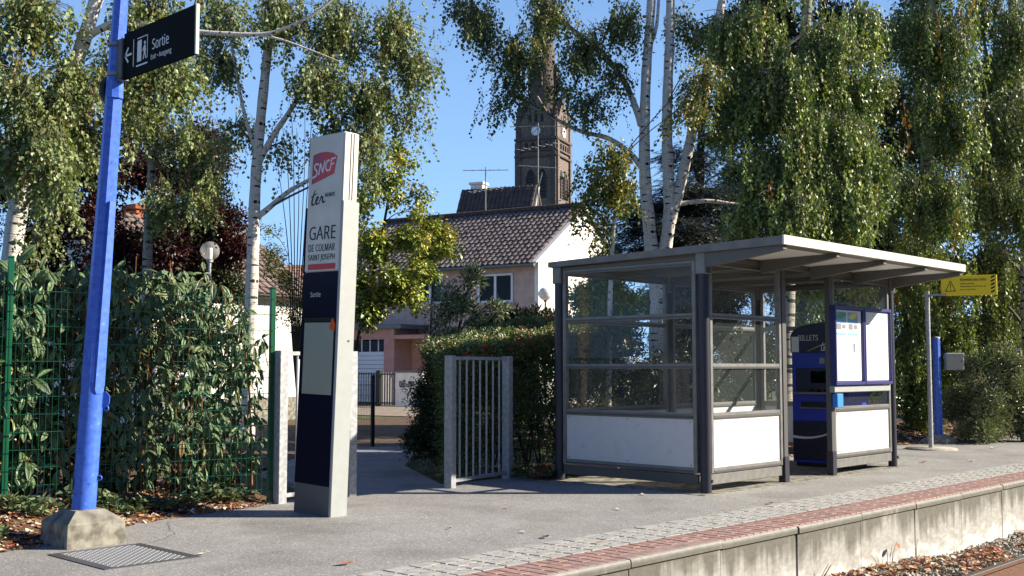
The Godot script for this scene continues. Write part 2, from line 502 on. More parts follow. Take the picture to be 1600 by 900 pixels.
func set_view() -> void:
	view = Basis.from_euler(Vector3(PITCH, YAW, 0))
	var cam := Camera3D.new()
	cam.name = "camera"
	cam.position = eye
	cam.basis = view
	cam.fov = rad_to_deg(2.0 * atan(450.0 / FOCAL))
	cam.near = 0.1
	cam.far = 1500.0
	add_child(cam)
	cam.current = true

	var sky := ProceduralSkyMaterial.new()
	sky.sky_top_color = Color(0.07, 0.16, 0.40)
	sky.sky_horizon_color = Color(0.53, 0.69, 0.86)
	sky.sky_curve = 0.33
	sky.ground_bottom_color = Color(0.20, 0.19, 0.17)
	sky.ground_horizon_color = Color(0.42, 0.47, 0.52)
	sky.sun_angle_max = 1.0
	sky.energy_multiplier = 0.88
	var s := Sky.new()
	s.sky_material = sky
	var e := Environment.new()
	e.background_mode = Environment.BG_SKY
	e.sky = s
	e.background_energy_multiplier = 1.0
	e.tonemap_mode = Environment.TONE_MAPPER_LINEAR
	e.tonemap_exposure = 2.35
	e.ssao_enabled = true
	e.ssil_enabled = true
	e.sdfgi_enabled = true
	var w := WorldEnvironment.new()
	w.name = "environment"
	w.environment = e
	add_child(w)

	var sun := DirectionalLight3D.new()
	sun.name = "sun"
	sun.light_energy = 1.6
	sun.light_color = Color(1.0, 0.95, 0.875)
	sun.light_angular_distance = 0.5
	sun.shadow_enabled = true
	var h := SUN_TOWARDS.normalized() * cos(deg_to_rad(SUN_UP))
	var towards := Vector3(h.x, sin(deg_to_rad(SUN_UP)), h.z)
	sun.basis = Basis.looking_at(-towards, Vector3.UP)
	add_child(sun)

const EDGE_Z := -4.94            # platform edge over the track
const BRICK_Z := -5.36
const TACTILE_Z := -5.87

func verge_front(x: float) -> float:
	var pts := [Vector2(-8, -8.36), Vector2(3.4, -8.40), Vector2(3.85, -8.46), Vector2(4.71, -9.01), Vector2(5.46, -9.24), Vector2(6.2, -9.34), Vector2(6.6, -9.46)]
	for i in pts.size() - 1:
		if x <= pts[i + 1].x:
			return lerpf(pts[i].y, pts[i + 1].y, clampf((x - pts[i].x) / (pts[i + 1].x - pts[i].x), 0, 1))
	return pts[-1].y

var lump := FastNoiseLite.new()

func verge_height(x: float, z: float) -> float:
	var d := verge_front(x) - z
	return -0.01 + 0.15 * smoothstep(0.0, 0.9, d) + 0.03 * lump.get_noise_2d(x * 60.0, z * 60.0) * smoothstep(0.0, 0.3, d)

func bank_height(x: float, z: float) -> float:
	# the strip of soil behind the platform to the right of the shelter
	var d := -8.75 + 0.045 * (x - 15.0) - z
	return -0.01 + 0.20 * smoothstep(0.0, 1.5, d) + 0.03 * lump.get_noise_2d(x * 50.0, z * 50.0) * smoothstep(0.0, 0.3, d)

func sheet(called: String, x0: float, x1: float, z0: float, z1: float, step: float, height: Callable, mat: Material) -> MeshInstance3D:
	var s := Shape.new()
	var nx := int(ceil((x1 - x0) / step)); var nz := int(ceil((z1 - z0) / step))
	for i in nx + 1:
		for j in nz + 1:
			var x := x0 + (x1 - x0) * i / nx; var z := z0 + (z1 - z0) * j / nz
			var h: float = height.call(x, z)
			var nn := Vector3(height.call(x - 0.05, z) - height.call(x + 0.05, z), 0.1, height.call(x, z - 0.05) - height.call(x, z + 0.05)).normalized()
			s.vert(Vector3(x, h, z), nn, Vector2(x, z))
	for i in nx:
		for j in nz:
			var a := i * (nz + 1) + j
			s.face(a, a + 1, a + nz + 1); s.face(a + 1, a + nz + 2, a + nz + 1)
	return structure(called, s, mat)

func build_ground() -> void:
	lump.frequency = 0.05; lump.seed = 4
	var g := Shape.new()
	g.quad(Vector3(-300, -0.06, -9.0), Vector3(300, -0.06, -9.0), Vector3(300, -0.06, -500), Vector3(-300, -0.06, -500), Vector3.UP)
	structure("ground", g, M.grass_ground)
	var tb := Shape.new()
	tb.quad(Vector3(-300, -0.68, 120), Vector3(300, -0.68, 120), Vector3(300, -0.68, -4.8), Vector3(-300, -0.68, -4.8), Vector3.UP)
	structure("trackbed", tb, M.ballast_ground)
	# grassed bank added across the tracks, out of view, to block low sky
	var eb := Shape.new()
	var prof := [Vector2(7.5, -0.70), Vector2(10.0, 0.6), Vector2(14.0, 4.2), Vector2(18.0, 6.6), Vector2(26.0, 7.4), Vector2(26.0, -0.70)]
	for i in prof.size() - 1:
		var p: Vector2 = prof[i]; var q: Vector2 = prof[i + 1]
		eb.quad(Vector3(-120, p.y, p.x), Vector3(120, p.y, p.x), Vector3(120, q.y, q.x), Vector3(-120, q.y, q.x), Vector3(0, 1, -1))
	structure("added_sky_blocker", eb, M.grass_ground)
	# hairline cracks in the asphalt
	for c in [[[3.95, -7.1], [4.5, -6.95], [4.9, -6.98], [5.5, -6.7], [5.9, -6.62]], [[4.3, -7.98], [4.75, -8.3], [4.95, -8.75], [5.1, -9.05]], [[7.2, -8.3], [8.0, -8.05], [8.6, -8.12], [9.5, -7.8]], [[15.2, -7.0], [16.6, -7.25], [18.0, -7.1], [20.5, -7.35]]]:
		var cr := Shape.new()
		for i in c.size() - 1:
			var a0 := Vector2(c[i][0], c[i][1]); var b0 := Vector2(c[i + 1][0], c[i + 1][1])
			var last := a0
			for k in range(1, 7):
				var nx := a0.lerp(b0, k / 6.0) + (Vector2(rnd(-0.02, 0.02), rnd(-0.025, 0.025)) if k < 6 else Vector2.ZERO)
				var o2 := (nx - last).normalized().orthogonal() * rnd(0.001, 0.0024)
				cr.quad(Vector3(last.x - o2.x, 0.004, last.y - o2.y), Vector3(last.x + o2.x, 0.004, last.y + o2.y), Vector3(nx.x + o2.x, 0.004, nx.y + o2.y), Vector3(nx.x - o2.x, 0.004, nx.y - o2.y), Vector3.UP)
				last = nx
		structure("asphalt_crack", cr, M.joint)
	# asphalt surface of the platform, with the walk that leads off through the gate
	var a := Shape.new()
	a.box(Vector3(-60, -0.30, -9.62), Vector3(140, 0.0, TACTILE_Z))
	structure("platform_asphalt", a, M.asphalt)
	var walk := Shape.new()
	var wp := [Vector2(7.3, -9.6), Vector2(8.9, -9.6), Vector2(10.3, -11.9), Vector2(13.0, -14.6), Vector2(11.6, -15.6), Vector2(8.3, -12.4)]
	walk.prism(PackedVector2Array(wp.map(func(p): return Vector2(p.x, -p.y))), 0.0, 0.10, Transform3D(Basis(Vector3.RIGHT, Vector3(0, 0, -1), Vector3(0, -1, 0)), Vector3(0, -0.006, 0)))
	structure("path", walk, M.asphalt)
	var dirt := Shape.new()
	dirt.quad(Vector3(6.0, -0.035, -13.2), Vector3(16, -0.035, -13.2), Vector3(24, -0.035, -24.0), Vector3(8.0, -0.035, -24.0), Vector3.UP)
	structure("park_path", dirt, M.earth)
	var pave := Shape.new()
	pave.box(Vector3(10.0, -0.2, -9.3), Vector3(15.0, 0.005, -6.75), 0.0)
	structure("shelter_paving", pave, M.concrete)
	# street before the far houses
	var st := Shape.new()
	var o := at(560, 574, 33.0); o.y = -0.04
	var along := Vector3(0.208, 0, 0.978)
	var back := Vector3(0.978, 0, -0.208)
	st.quad(o - along * 60, o + along * 60, o + along * 60 + back * 6.0, o - along * 60 + back * 6.0, Vector3.UP)
	structure("road", st, M.path)
	sheet("verge", -8.0, 6.62, -14.0, -8.3, 0.16, func(x, z): return verge_height(x, z), M.earth)
	sheet("bank", 15.1, 60.0, -14.5, -7.2, 0.22, func(x, z): return bank_height(x, z), M.earth)

func build_platform_edge() -> void:
	# retaining wall of concrete blocks; each block is a part
	var bed := Shape.new()
	bed.box(Vector3(-20, -0.9, TACTILE_Z + 0.004), Vector3(80, -0.05, EDGE_Z - 0.12))
	structure("platform_bed", bed, M.joint)
	var wall := thing("platform_wall", "stained concrete retaining wall of large blocks under the platform edge", "wall", Vector3.ZERO)
	var pitch := 1.167
	for k in range(-4, 40):
		var x0 := 7.525 + pitch * (k - 4) + 0.008; var x1 := x0 + pitch - 0.016
		var dy := rnd(-0.006, 0.006); var dz := rnd(-0.007, 0.007)
		var s := Shape.new()
		var prof := [Vector2(-0.16, -0.82), Vector2(0.0, -0.82), Vector2(0.0, -0.075), Vector2(0.022, -0.06), Vector2(0.022, -0.018), Vector2(0.012, -0.004), Vector2(-0.16, -0.004)]
		for i in prof.size():
			var p: Vector2 = prof[i]; var q: Vector2 = prof[(i + 1) % prof.size()]
			var e := (q - p).normalized()
			var u0 := Vector2(x0 / 6.0, -p.y / 0.62); var u1 := Vector2(x1 / 6.0, -q.y / 0.62)
			s.quad(Vector3(x0, p.y + dy, EDGE_Z + p.x + dz), Vector3(x1, p.y + dy, EDGE_Z + p.x + dz), Vector3(x1, q.y + dy, EDGE_Z + q.x + dz), Vector3(x0, q.y + dy, EDGE_Z + q.x + dz), Vector3(0, -e.x, e.y), u0, u1)
		for x in [x0, x1]:
			var ids := []
			for p in prof:
				ids.append(Vector3(x, p.y + dy, EDGE_Z + p.x + dz))
			s.quad(ids[0], ids[1], ids[2], ids[6], Vector3(-1 if x == x0 else 1, 0, 0), Vector2(0, 1), Vector2(0.02, 0.1))
			s.quad(ids[2], ids[3], ids[4], ids[6], Vector3(-1 if x == x0 else 1, 0, 0), Vector2(0, 0.05), Vector2(0.02, 0.1))
		part("block", s, M.wall_stain, wall)
	# red brick strip, two staggered bricks across
	var strip := thing("brick_strip", "strip of red pavers along the platform edge, before the white strip", "paving", Vector3.ZERO)
	var w := 0.105; var depth := (EDGE_Z - 0.15 - BRICK_Z)
	var meshes := []
	for k in 3:
		for half in 3:
			var s := Shape.new()
			var l: float = [0.205, 0.265, 0.14][half]
			s.box(Vector3(-w / 2 + 0.004, -0.06, -l + 0.004), Vector3(w / 2 - 0.004, 0, -0.004), 0.005)
			meshes.append(s.mesh(M.brick[k]))
	var rest := {}
	var singles := 0
	for i in range(0, 420):
		var x := 2.0 + w * i
		var odd := i % 2
		for row in 2:
			var kind := rng.randi() % 3
			var half: int = (1 if row == 0 else 2) if odd else (2 if row == 0 else 1)
			var z: float = (BRICK_Z + 0.41) if row == 1 else BRICK_Z + 0.41 - [0.205, 0.265, 0.14][2 if half == 1 else 1]
			var tr := Transform3D(Basis.from_euler(Vector3(rnd(-0.002, 0.002), rnd(-0.006, 0.006), rnd(-0.003, 0.003))), Vector3(x, 0.002 + rnd(-0.001, 0.001), z))
			var id := kind * 3 + half
			if singles < 300 and x > 3.6:
				put("brick", meshes[id], strip, tr); singles += 1
			else:
				if not rest.has(id): rest[id] = []
				rest[id].append(tr)
	for id in rest:
		many("far_bricks", meshes[id], rest[id], rest[id].map(func(_t): return Color.WHITE), strip)
	# white interlocking pavers: three zigzag pieces side by side in every course
	var tact := thing("tactile_strip", "white strip of interlocking zigzag pavers between asphalt and red bricks", "paving", Vector3.ZERO)
	var cell := 0.228; var zw := BRICK_Z - TACTILE_Z
	var tm := []
	for k in 4:
		var s := Shape.new()
		var lo := zw * k / 4.0; var hi := zw * (k + 1) / 4.0
		var j := 0.034; var gap := 0.010
		var a := 0.0 if k == 0 else j; var b := 0.0 if k == 3 else j
		# z runs away from the bricks; stepped edges at mid length
		var poly := PackedVector2Array([Vector2(gap, lo + gap - a * 0.5), Vector2(cell * 0.5, lo + gap - a * 0.5), Vector2(cell * 0.5 + 0.012, lo + gap + a * 0.5), Vector2(cell - gap, lo + gap + a * 0.5), Vector2(cell - gap, hi - gap + b * 0.5), Vector2(cell * 0.5 + 0.012, hi - gap + b * 0.5), Vector2(cell * 0.5, hi - gap - b * 0.5), Vector2(gap, hi - gap - b * 0.5)])
		s.prism(poly, -0.05, 0.0, Transform3D(Basis(Vector3.RIGHT, Vector3(0, 0, -1), Vector3.UP), Vector3(0, 0, 0)))
		tm.append(s.mesh(M.tile))
	singles = 0
	rest = {}
	for i in range(0, 170):
		for k in 4:
			var tr := Transform3D(Basis.from_euler(Vector3(rnd(-0.003, 0.003), 0, rnd(-0.003, 0.003))), Vector3(2.6 + cell * i, 0.003 + rnd(-0.0015, 0.0015), BRICK_Z))
			if singles < 300 and i >= 6:
				put("paver", tm[k], tact, tr); singles += 1
			else:
				if not rest.has(k): rest[k] = []
				rest[k].append(tr)
	for k in rest:
		many("far_pavers", tm[k], rest[k], rest[k].map(func(_t): return Color.WHITE), tact)

func build_track() -> void:
	var s := Shape.new()
	# flat bottomed rail
	var poly := PackedVector2Array([Vector2(-0.07, -0.15), Vector2(0.07, -0.15), Vector2(0.07, -0.14), Vector2(0.012, -0.115), Vector2(0.009, -0.045), Vector2(0.036, -0.032), Vector2(0.036, -0.003), Vector2(-0.036, -0.003), Vector2(-0.036, -0.032), Vector2(-0.009, -0.045), Vector2(-0.012, -0.115), Vector2(-0.07, -0.14)])
	var r := thing("rail", "rusty steel rail with a worn bright top beside the ballast", "rail", Vector3(0, -0.47, -4.0))
	s.prism(poly, -60.0, 140.0, Transform3D(Basis(Vector3(0, 0, 1), Vector3.UP, Vector3(-1, 0, 0)), Vector3.ZERO))
	part("rail_body", s, M.rail, r)
	var top := Shape.new()
	top.box(Vector3(-60, -0.006, -0.03), Vector3(140, 0.0, 0.03), 0.004)
	part("running_surface", top, M.rail_top, r)
	# ballast stones
	var stones := []
	for k in 5:
		var st := Shape.new()
		var pts := []
		for i in 6:
			var d := [Vector3.RIGHT, Vector3.LEFT, Vector3.UP, Vector3.DOWN, Vector3.BACK, Vector3.FORWARD][i] as Vector3
			pts.append((d + Vector3(rnd(-0.35, 0.35), rnd(-0.35, 0.35), rnd(-0.35, 0.35))) * rnd(0.8, 1.15))
		for x in [0, 1]:
			for y in [2, 3]:
				for z in [4, 5]:
					st.tri(pts[x], pts[y], pts[z], pts[x] + pts[y] + pts[z])
		stones.append(st.mesh(M.stone))
	var lists := [[], [], [], [], []]; var cols := [[], [], [], [], []]
	for i in 26000:
		var x := 3.0 + 27.0 * pow(rng.randf(), 0.8)
		var z := rnd(EDGE_Z + 0.02, -3.0)
		if absf(z + 4.0) < 0.05: continue
		var d := minf(absf(z + 4.0), 0.5)
		var y := -0.66 + 0.05 * smoothstep(0.1, 0.5, d) + 0.09 * smoothstep(12.5, 9.0, x) * smoothstep(-4.3, -4.9, z) + rnd(-0.015, 0.015)
		var b := Basis.from_euler(Vector3(rnd(0, 6), rnd(0, 6), rnd(0, 6))).scaled(Vector3(rnd(0.014, 0.03), rnd(0.012, 0.022), rnd(0.014, 0.03)))
		var k := rng.randi() % 5
		lists[k].append(Transform3D(b, Vector3(x, y, z)))
		var w := rnd(0.20, 0.46)
		cols[k].append(Color(w * 1.10, w, w * rnd(0.70, 0.84)))
	var bal := Node3D.new(); bal.name = "ballast"; add_child(bal); tag(bal, "grey ballast stones between platform wall and rail", "ballast", "", "stuff")
	for k in 5:
		many("stones", stones[k], lists[k], cols[k], bal)

func dead_leaf_mesh(k: int, size: float, mat: Material) -> ArrayMesh:
	# a curled, toothed dry leaf
	var s := Shape.new()
	var r := RandomNumberGenerator.new(); r.seed = 100 + k
	var rim := []; var count := 10
	for i in count:
		var a := TAU * i / count
		var w := (0.55 + 0.45 * absf(cos(a))) * r.randf_range(0.75, 1.1)
		var p := Vector3(cos(a) * w, 0, sin(a) * w * 0.75)
		p.y = 0.42 * p.z * p.z * r.randf_range(0.4, 1.6) + 0.25 * p.x * p.x * r.randf_range(0.2, 1.4) + 0.05
		rim.append(p * size)
	var mid := Vector3(0, 0.04 * size, 0)
	for i in count:
		s.tri(mid, rim[i], rim[(i + 1) % count], Vector3.UP)
	s.tube([Vector3(size * 0.7, 0.02, 0), Vector3(size * 1.5, size * 0.2, size * 0.1)], [0.0015, 0.001], 4)
	return s.mesh(mat)

func build_litter() -> void:
	# fallen leaves and ivy on the verge, the bank and the ballast
	var meshes := []
	for k in 4: meshes.append(dead_leaf_mesh(k, 0.04, M.litter))
	var browns := [Color(0.34, 0.13, 0.05), Color(0.42, 0.22, 0.10), Color(0.22, 0.09, 0.05), Color(0.50, 0.33, 0.18), Color(0.16, 0.07, 0.04), Color(0.62, 0.53, 0.40), Color(0.40, 0.10, 0.05), Color(0.66, 0.58, 0.46), Color(0.48, 0.30, 0.16)]
	var spread := func(called: String, label: String, count: int, spot: Callable, lo: float, hi: float) -> void:
		var lists := [[], [], [], []]; var cols := [[], [], [], []]
		for i in count:
			var p: Vector3 = spot.call()
			if p == Vector3.ZERO: continue
			var k := rng.randi() % 4
			lists[k].append(Transform3D(Basis.from_euler(Vector3(rnd(-0.5, 0.5), rnd(0, TAU), rnd(-0.5, 0.5))).scaled(Vector3.ONE * rnd(lo, hi)), p))
			var c: Color = browns[rng.randi() % browns.size()]
			var w := rnd(0.7, 1.25)
			cols[k].append(Color(c.r * w, c.g * w, c.b * w))
		var o := Node3D.new(); o.name = called; add_child(o, true); tag(o, label, "fallen leaves", "", "stuff")
		for k in 4: many("leaves", meshes[k], lists[k], cols[k], o)
	spread.call("leaf_litter", "brown fallen leaves on the soil below the green mesh fence", 5200, func():
		var x := rnd(0.6, 6.5); var d := 0.03 + 1.5 * pow(rng.randf(), 1.3)
		var z := verge_front(x) - d
		return Vector3(x, verge_height(x, z) + 0.012, z), 0.35, 1.0)
	spread.call("leaf_litter", "brown fallen leaves along the soil bank behind the far platform", 2600, func():
		var x := rnd(15.3, 34.0); var z := -8.75 + 0.045 * (x - 15.0) - 1.1 * pow(rng.randf(), 1.4) - 0.02
		return Vector3(x, bank_height(x, z) + 0.015, z), 0.6, 1.3)
	spread.call("leaf_litter", "russet fallen leaves drifted over the ballast below the platform wall", 9000, func():
		var x := 9.2 + 16.0 * rng.randf(); var z := rnd(EDGE_Z + 0.03, -4.06)
		if lump.get_noise_2d(x * 12.0, z * 22.0) < -0.12: return Vector3.ZERO
		return Vector3(x, -0.60 + 0.09 * smoothstep(12.5, 9.0, x) * smoothstep(-4.3, -4.9, z) + rnd(0, 0.03), z), 0.6, 1.15)
	spread.call("leaf_litter", "dry leaves blown into the shade under the hedge behind the gate", 420, func():
		return Vector3(rnd(9.6, 12.6), 0.0, rnd(-10.6, -9.75)), 0.4, 0.8)
	# ivy
	var s := Shape.new()
	for k in 3:
		var b := Basis(Vector3.UP, TAU * k / 3.0 + 0.4)
		var p := func(x, y, z): return b * Vector3(x, y, z)
		s.tri(p.call(0, 0, 0.01), p.call(-0.03, 0.02, 0.035), p.call(0, 0.025, 0.075), Vector3.UP)
		s.tri(p.call(0, 0, 0.01), p.call(0.03, 0.02, 0.035), p.call(0, 0.025, 0.075), Vector3.UP)
	var ivy := s.mesh(M.plain_leaf)
	var places := []; var cols := []
	for i in 3600:
		var x := rnd(1.0, 6.5); var z := verge_front(x) - rnd(0.25, 1.3)
		if lump.get_noise_2d(x * 25.0, z * 25.0 + 90.0) < 0.05: continue
		places.append(Transform3D(Basis.from_euler(Vector3(rnd(-0.5, 0.8), rnd(0, TAU), rnd(-0.5, 0.5))).scaled(Vector3.ONE * rnd(0.6, 1.3)), Vector3(x, verge_height(x, z) + rnd(0.02, 0.12), z)))
		var w := rnd(0.6, 1.4); cols.append(Color(0.075 * w, 0.115 * w, 0.055 * w) if rng.randf() < 0.8 else Color(0.20 * w, 0.24 * w, 0.11 * w))
	var o := many("ivy", ivy, places, cols, self)
	tag(o, "dark green ivy creeping over the soil below the mesh fence", "ivy")
	places = []; cols = []
	for i in 260:
		var p := Vector3(rnd(9.95, 11.1), rnd(0.02, 0.12), rnd(-9.5, -9.0))
		if p.x > 10.4 and p.z > -9.15: continue
		places.append(Transform3D(Basis.from_euler(Vector3(rnd(-0.6, 0.8), rnd(0, TAU), rnd(-0.5, 0.5))).scaled(Vector3.ONE * rnd(0.6, 1.2)), p))
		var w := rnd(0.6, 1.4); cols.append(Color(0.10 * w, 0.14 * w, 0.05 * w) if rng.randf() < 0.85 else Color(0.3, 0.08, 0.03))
	o = many("ivy", ivy, places, cols, self)
	tag(o, "sunlit ivy creeping under the shelter's back left post", "ivy")
	# single dry leaves on the open asphalt
	var spots := [[541, 883, 0.06, "curled tan dead leaf on the asphalt in the foreground, right of the drain cover"], [966, 797, 0.045, "pale upright dead leaf on the asphalt in front of the shelter's corner post"], [852, 841, 0.05, "dark crumpled leaf at the edge of the white paver strip"], [932, 850, 0.045, "brown leaf lying on the red bricks beside the white strip"], [1204, 788, 0.05, "russet leaf at the white strip, below the shelter's doorway"], [1406, 717, 0.06, "brown leaf on the asphalt at the shelter's right end post"], [1444, 723, 0.07, "long tan leaf on the asphalt before the yellow sign's pole"], [1520, 721, 0.06, "small brown leaf on the far asphalt, right of the yellow sign's pole"], [1552, 701, 0.06, "pale leaf on the far asphalt near the soil bank"], [368, 808, 0.05, "orange dead leaf beside the verge, left of the totem sign"], [792, 795, 0.035, "small dark leaf alone in the middle of the asphalt"], [316, 867, 0.04, "cream leaf scrap at the corner of the steel drain cover"], [1006, 774, 0.04, "white leaf scrap at the edge of the shelter's shadow"], [702, 827, 0.03, "tiny brown leaf on the asphalt between totem and white strip"], [819, 833, 0.04, "small withered leaf on the asphalt above the white strip"]]
	for k in spots.size():
		var c: Color = browns[k % browns.size()]
		if spots[k][3].begins_with("pale") or spots[k][3].begins_with("cream") or spots[k][3].begins_with("white"): c = Color(0.7, 0.62, 0.48)
		if spots[k][3].begins_with("dark"): c = Color(0.06, 0.04, 0.03)
		var m := leafy(c.linear_to_srgb(), Color(0.2, 0.15, 0.1), 0.7)
		var o2 := put("dead_leaf", dead_leaf_mesh(k + 20, spots[k][2], m), self, turned(on_ground(spots[k][0], spots[k][1]) + Vector3(0, 0.008, 0), k * 1.7))
		tag(o2, spots[k][3], "dead leaf", "single dead leaves on the platform")
	# dry weeds at the foot of the platform wall
	var stems := [[8.95, "thin dry weed at the wall foot, left of the tall one"], [10.35, "dry weed with a brown leaf against the pale platform wall"], [10.95, "single bare dry stalk at the joint of the platform wall"]]
	for k in 3:
		var wv := Shape.new()
		var x: float = stems[k][0]
		for j in [7, 4, 1][k]:
			var lean := Vector3(rnd(-0.5, 0.5), 1, rnd(0, 0.35))
			var hgt := rnd(0.14, 0.3)
			var p0 := Vector3(x + rnd(-0.05, 0.05), -0.60, EDGE_Z + 0.06)
			var d := Vector3(lean.x * hgt, hgt, lean.z * hgt * 0.5)
			wv.tube([p0, p0 + d * 0.6, p0 + d * 0.9 + Vector3(lean.x * 0.1, 0.02, 0.02)], [0.004, 0.003, 0.0015], 5)
		var wd := thing("dry_weed", stems[k][1], "weed", Vector3.ZERO, "dry weeds along the wall")
		part("stalk", wv, flat(Color(0.45, 0.33, 0.20), 0.8), wd)
		if k == 1:
			put("leaf", dead_leaf_mesh(61, 0.05, leafy(Color(0.55, 0.32, 0.10), Color(0.3, 0.2, 0.1), 0.7)), wd, Transform3D(Basis.from_euler(Vector3(1.0, 0.4, 0.3)), Vector3(x + 0.08, -0.36, EDGE_Z + 0.09)))

func octagon_tube(y0: float, y1: float, r0: float, r1: float) -> Shape:
	var s := Shape.new()
	s.tube([Vector3(0, y0, 0), Vector3(0, y1, 0)], [r0, r1], 8, true, false)
	return s

func build_lamp_pole() -> void:
	var foot := thing("pole_footing", "weathered concrete block with sloped top under the near blue pole", "concrete base", Vector3(4.04, 0, -8.43), "")
	var s := Shape.new()
	var h := 0.23
	var q := func(r: float, y: float) -> Array: return [Vector3(-r, y, -r), Vector3(r, y, -r), Vector3(r, y, r), Vector3(-r, y, r)]
	var rings := [q.call(0.232, 0.0), q.call(0.226, 0.17), q.call(0.218, 0.182), q.call(0.115, 0.262)]
	for i in 3:
		for k in 4:
			var a: Vector3 = rings[i][k]; var b: Vector3 = rings[i][(k + 1) % 4]
			s.quad(a, b, rings[i + 1][(k + 1) % 4], rings[i + 1][k], a + b + Vector3(0, 0.2 if i else 0.0, 0))
	s.quad(rings[3][0], rings[3][1], rings[3][2], rings[3][3], Vector3.UP)
	part("block", s, M.concrete, foot)
	var p := thing("lamp_pole", "tall bright blue steel pole at the left, leaning slightly, on a concrete block", "pole", Vector3(4.04, 0.25, -8.43))
	p.basis = Basis(Vector3(0.72, 0, -0.69).normalized(), 0.047)
	var lower := Shape.new()
	lower.tube([Vector3(0, 0, 0), Vector3(0, 1.1, 0), Vector3(0, 1.5, 0)], [0.089, 0.084, 0.078], 24)
	part("lower_shaft", lower, M.blue, p)
	var up := octagon_tube(0.96, 5.6, 0.088, 0.040)
	var shaft := part("upper_shaft", up, M.blue, p)
	shaft.rotation.y = 0.30
	var cover := Shape.new()
	cover.prism(PackedVector2Array([Vector2(-0.026, 0.90), Vector2(0.026, 0.90), Vector2(0.038, 0.93), Vector2(0.026, 2.4), Vector2(-0.026, 2.4), Vector2(-0.038, 0.93)]), 0.0, 0.022)
	var cv := part("seam_cover", cover, M.blue, p)
	cv.transform = Transform3D(facing(Vector3(0.15, 0, 1)), facing(Vector3(0.15, 0, 1)).z * 0.068)
	var lug := Shape.new()
	lug.prism(PackedVector2Array([Vector2(0, 0), Vector2(0.035, 0.0), Vector2(0.05, 0.03), Vector2(0.05, 0.085), Vector2(0.015, 0.12), Vector2(0, 0.12)]), -0.006, 0.006)
	var ring := Shape.new()
	var rp := []; var rr := []
	for k in 13:
		rp.append(Vector3(cos(TAU * k / 12) * 0.017, sin(TAU * k / 12) * 0.017 - 0.012, 0)); rr.append(0.006)
	ring.tube(rp, rr, 6, false)
	var facing_right := Basis(Vector3(0.69, 0, 0.72), Vector3.UP, Vector3(-0.72, 0, 0.69))
	var lg := part("padlock_lug", lug, M.blue, p); lg.transform = Transform3D(facing_right, Vector3(0.062, 0.80, 0.065))
	var rg := part("shackle", ring, M.blue, lg); rg.position = Vector3(0.028, 0, 0)
	var rg2 := part("earth_ring", ring, M.blue, p); rg2.transform = Transform3D(facing_right, Vector3(0.072, 0.265, 0.076))
	var plate := Shape.new()
	plate.box(Vector3(-0.02, -0.042, -0.004), Vector3(0.02, 0.042, 0.004), 0.001)
	var pl := part("number_plate", plate, flat(Color(0.55, 0.56, 0.38), 0.5), p)
	pl.transform = Transform3D(facing(Vector3(-1, 0, -0.35)), Vector3(-0.094, 0.20, -0.033))
	# wayfinding sign clamped to the pole, square to the track
	var sg := thing("exit_sign", "black hanging sign reading Sortie with a white exit symbol, on the blue pole", "sign", Vector3(4.155, 3.78, -8.32))
	var panel := Shape.new()
	panel.box(Vector3(-0.012, -0.183, 0.15), Vector3(0.012, 0.183, 1.21), 0.003)
	part("panel", panel, M.sign_black, sg)
	var rim := Shape.new()
	rim.box(Vector3(-0.0145, -0.185, 1.21), Vector3(0.0145, 0.185, 1.226), 0.002)
	part("edge_strip", rim, M.sign_edge, sg)
	var br := Shape.new()
	br.box(Vector3(-0.03, -0.17, 0.02), Vector3(0.03, 0.15, 0.15), 0.006)
	br.box(Vector3(-0.034, -0.185, 0.04), Vector3(0.034, -0.172, 0.15))
	part("bracket", br, M.alu_dark, sg)
	for y in [-0.12, 0.12]:
		var band := Shape.new()
		band.tube([Vector3(0, y - 0.012, 0), Vector3(0, y + 0.012, 0)], [0.066, 0.066], 16)
		var bd := part("clamp_band", band, M.alu, sg)
		bd.position = Vector3(-0.01, 0, 0.015)
	var spk := Shape.new()
	spk.tube([Vector3(-0.02, -0.33, -0.07), Vector3(-0.05, -0.26, -0.10), Vector3(-0.05, -0.18, -0.10), Vector3(-0.02, -0.14, -0.07)], [0.03, 0.034, 0.034, 0.03], 10)
	part("cable_gland", spk, M.fence_black, sg)
	var collar := Shape.new()
	collar.tube([Vector3(-0.01, -0.31, 0.015), Vector3(-0.01, -0.17, 0.015)], [0.067, 0.067], 8, true, false)
	part("collar", collar, M.blue, sg)
	# print: left of the sign as read is next to the pole; the face looks towards -x
	var face := Transform3D(Basis(Vector3(0, 0, 1), Vector3.UP, Vector3(-1, 0, 0)), Vector3(-0.0125, 0, 0.15))
	var arrow := Shape.new()
	for seg in [[Vector2(0.025, 0.0), Vector2(0.125, 0.0)], [Vector2(0.025, 0.0), Vector2(0.075, 0.055)], [Vector2(0.025, 0.0), Vector2(0.075, -0.055)]]:
		arrow.ribbon(PackedVector2Array(seg), [0.017, 0.017], 0.0, 0.0014, face)
	part("arrow", arrow, M.sign_white, sg)
	var rule := Shape.new()
	rule.ribbon(PackedVector2Array([Vector2(0.16, -0.105), Vector2(0.16, 0.105)]), [0.009, 0.009], 0.0, 0.0014, face)
	rule.ribbon(PackedVector2Array([Vector2(0.21, -0.115), Vector2(0.375, -0.115)]), [0.012, 0.012], 0.0, 0.0014, face)
	part("rule", rule, M.sign_white, sg)
	var pic := Shape.new()
	for seg in [[Vector2(0.22, 0.10), Vector2(0.375, 0.10)], [Vector2(0.375, 0.10), Vector2(0.375, -0.075)]]:
		pic.ribbon(PackedVector2Array(seg), [0.007, 0.007], 0.0, 0.0014, face)
	pic.prism(PackedVector2Array([Vector2(0.22, -0.085), Vector2(0.285, -0.085), Vector2(0.285, 0.082), Vector2(0.235, 0.082), Vector2(0.22, 0.07)]), 0.0, 0.0014, face)
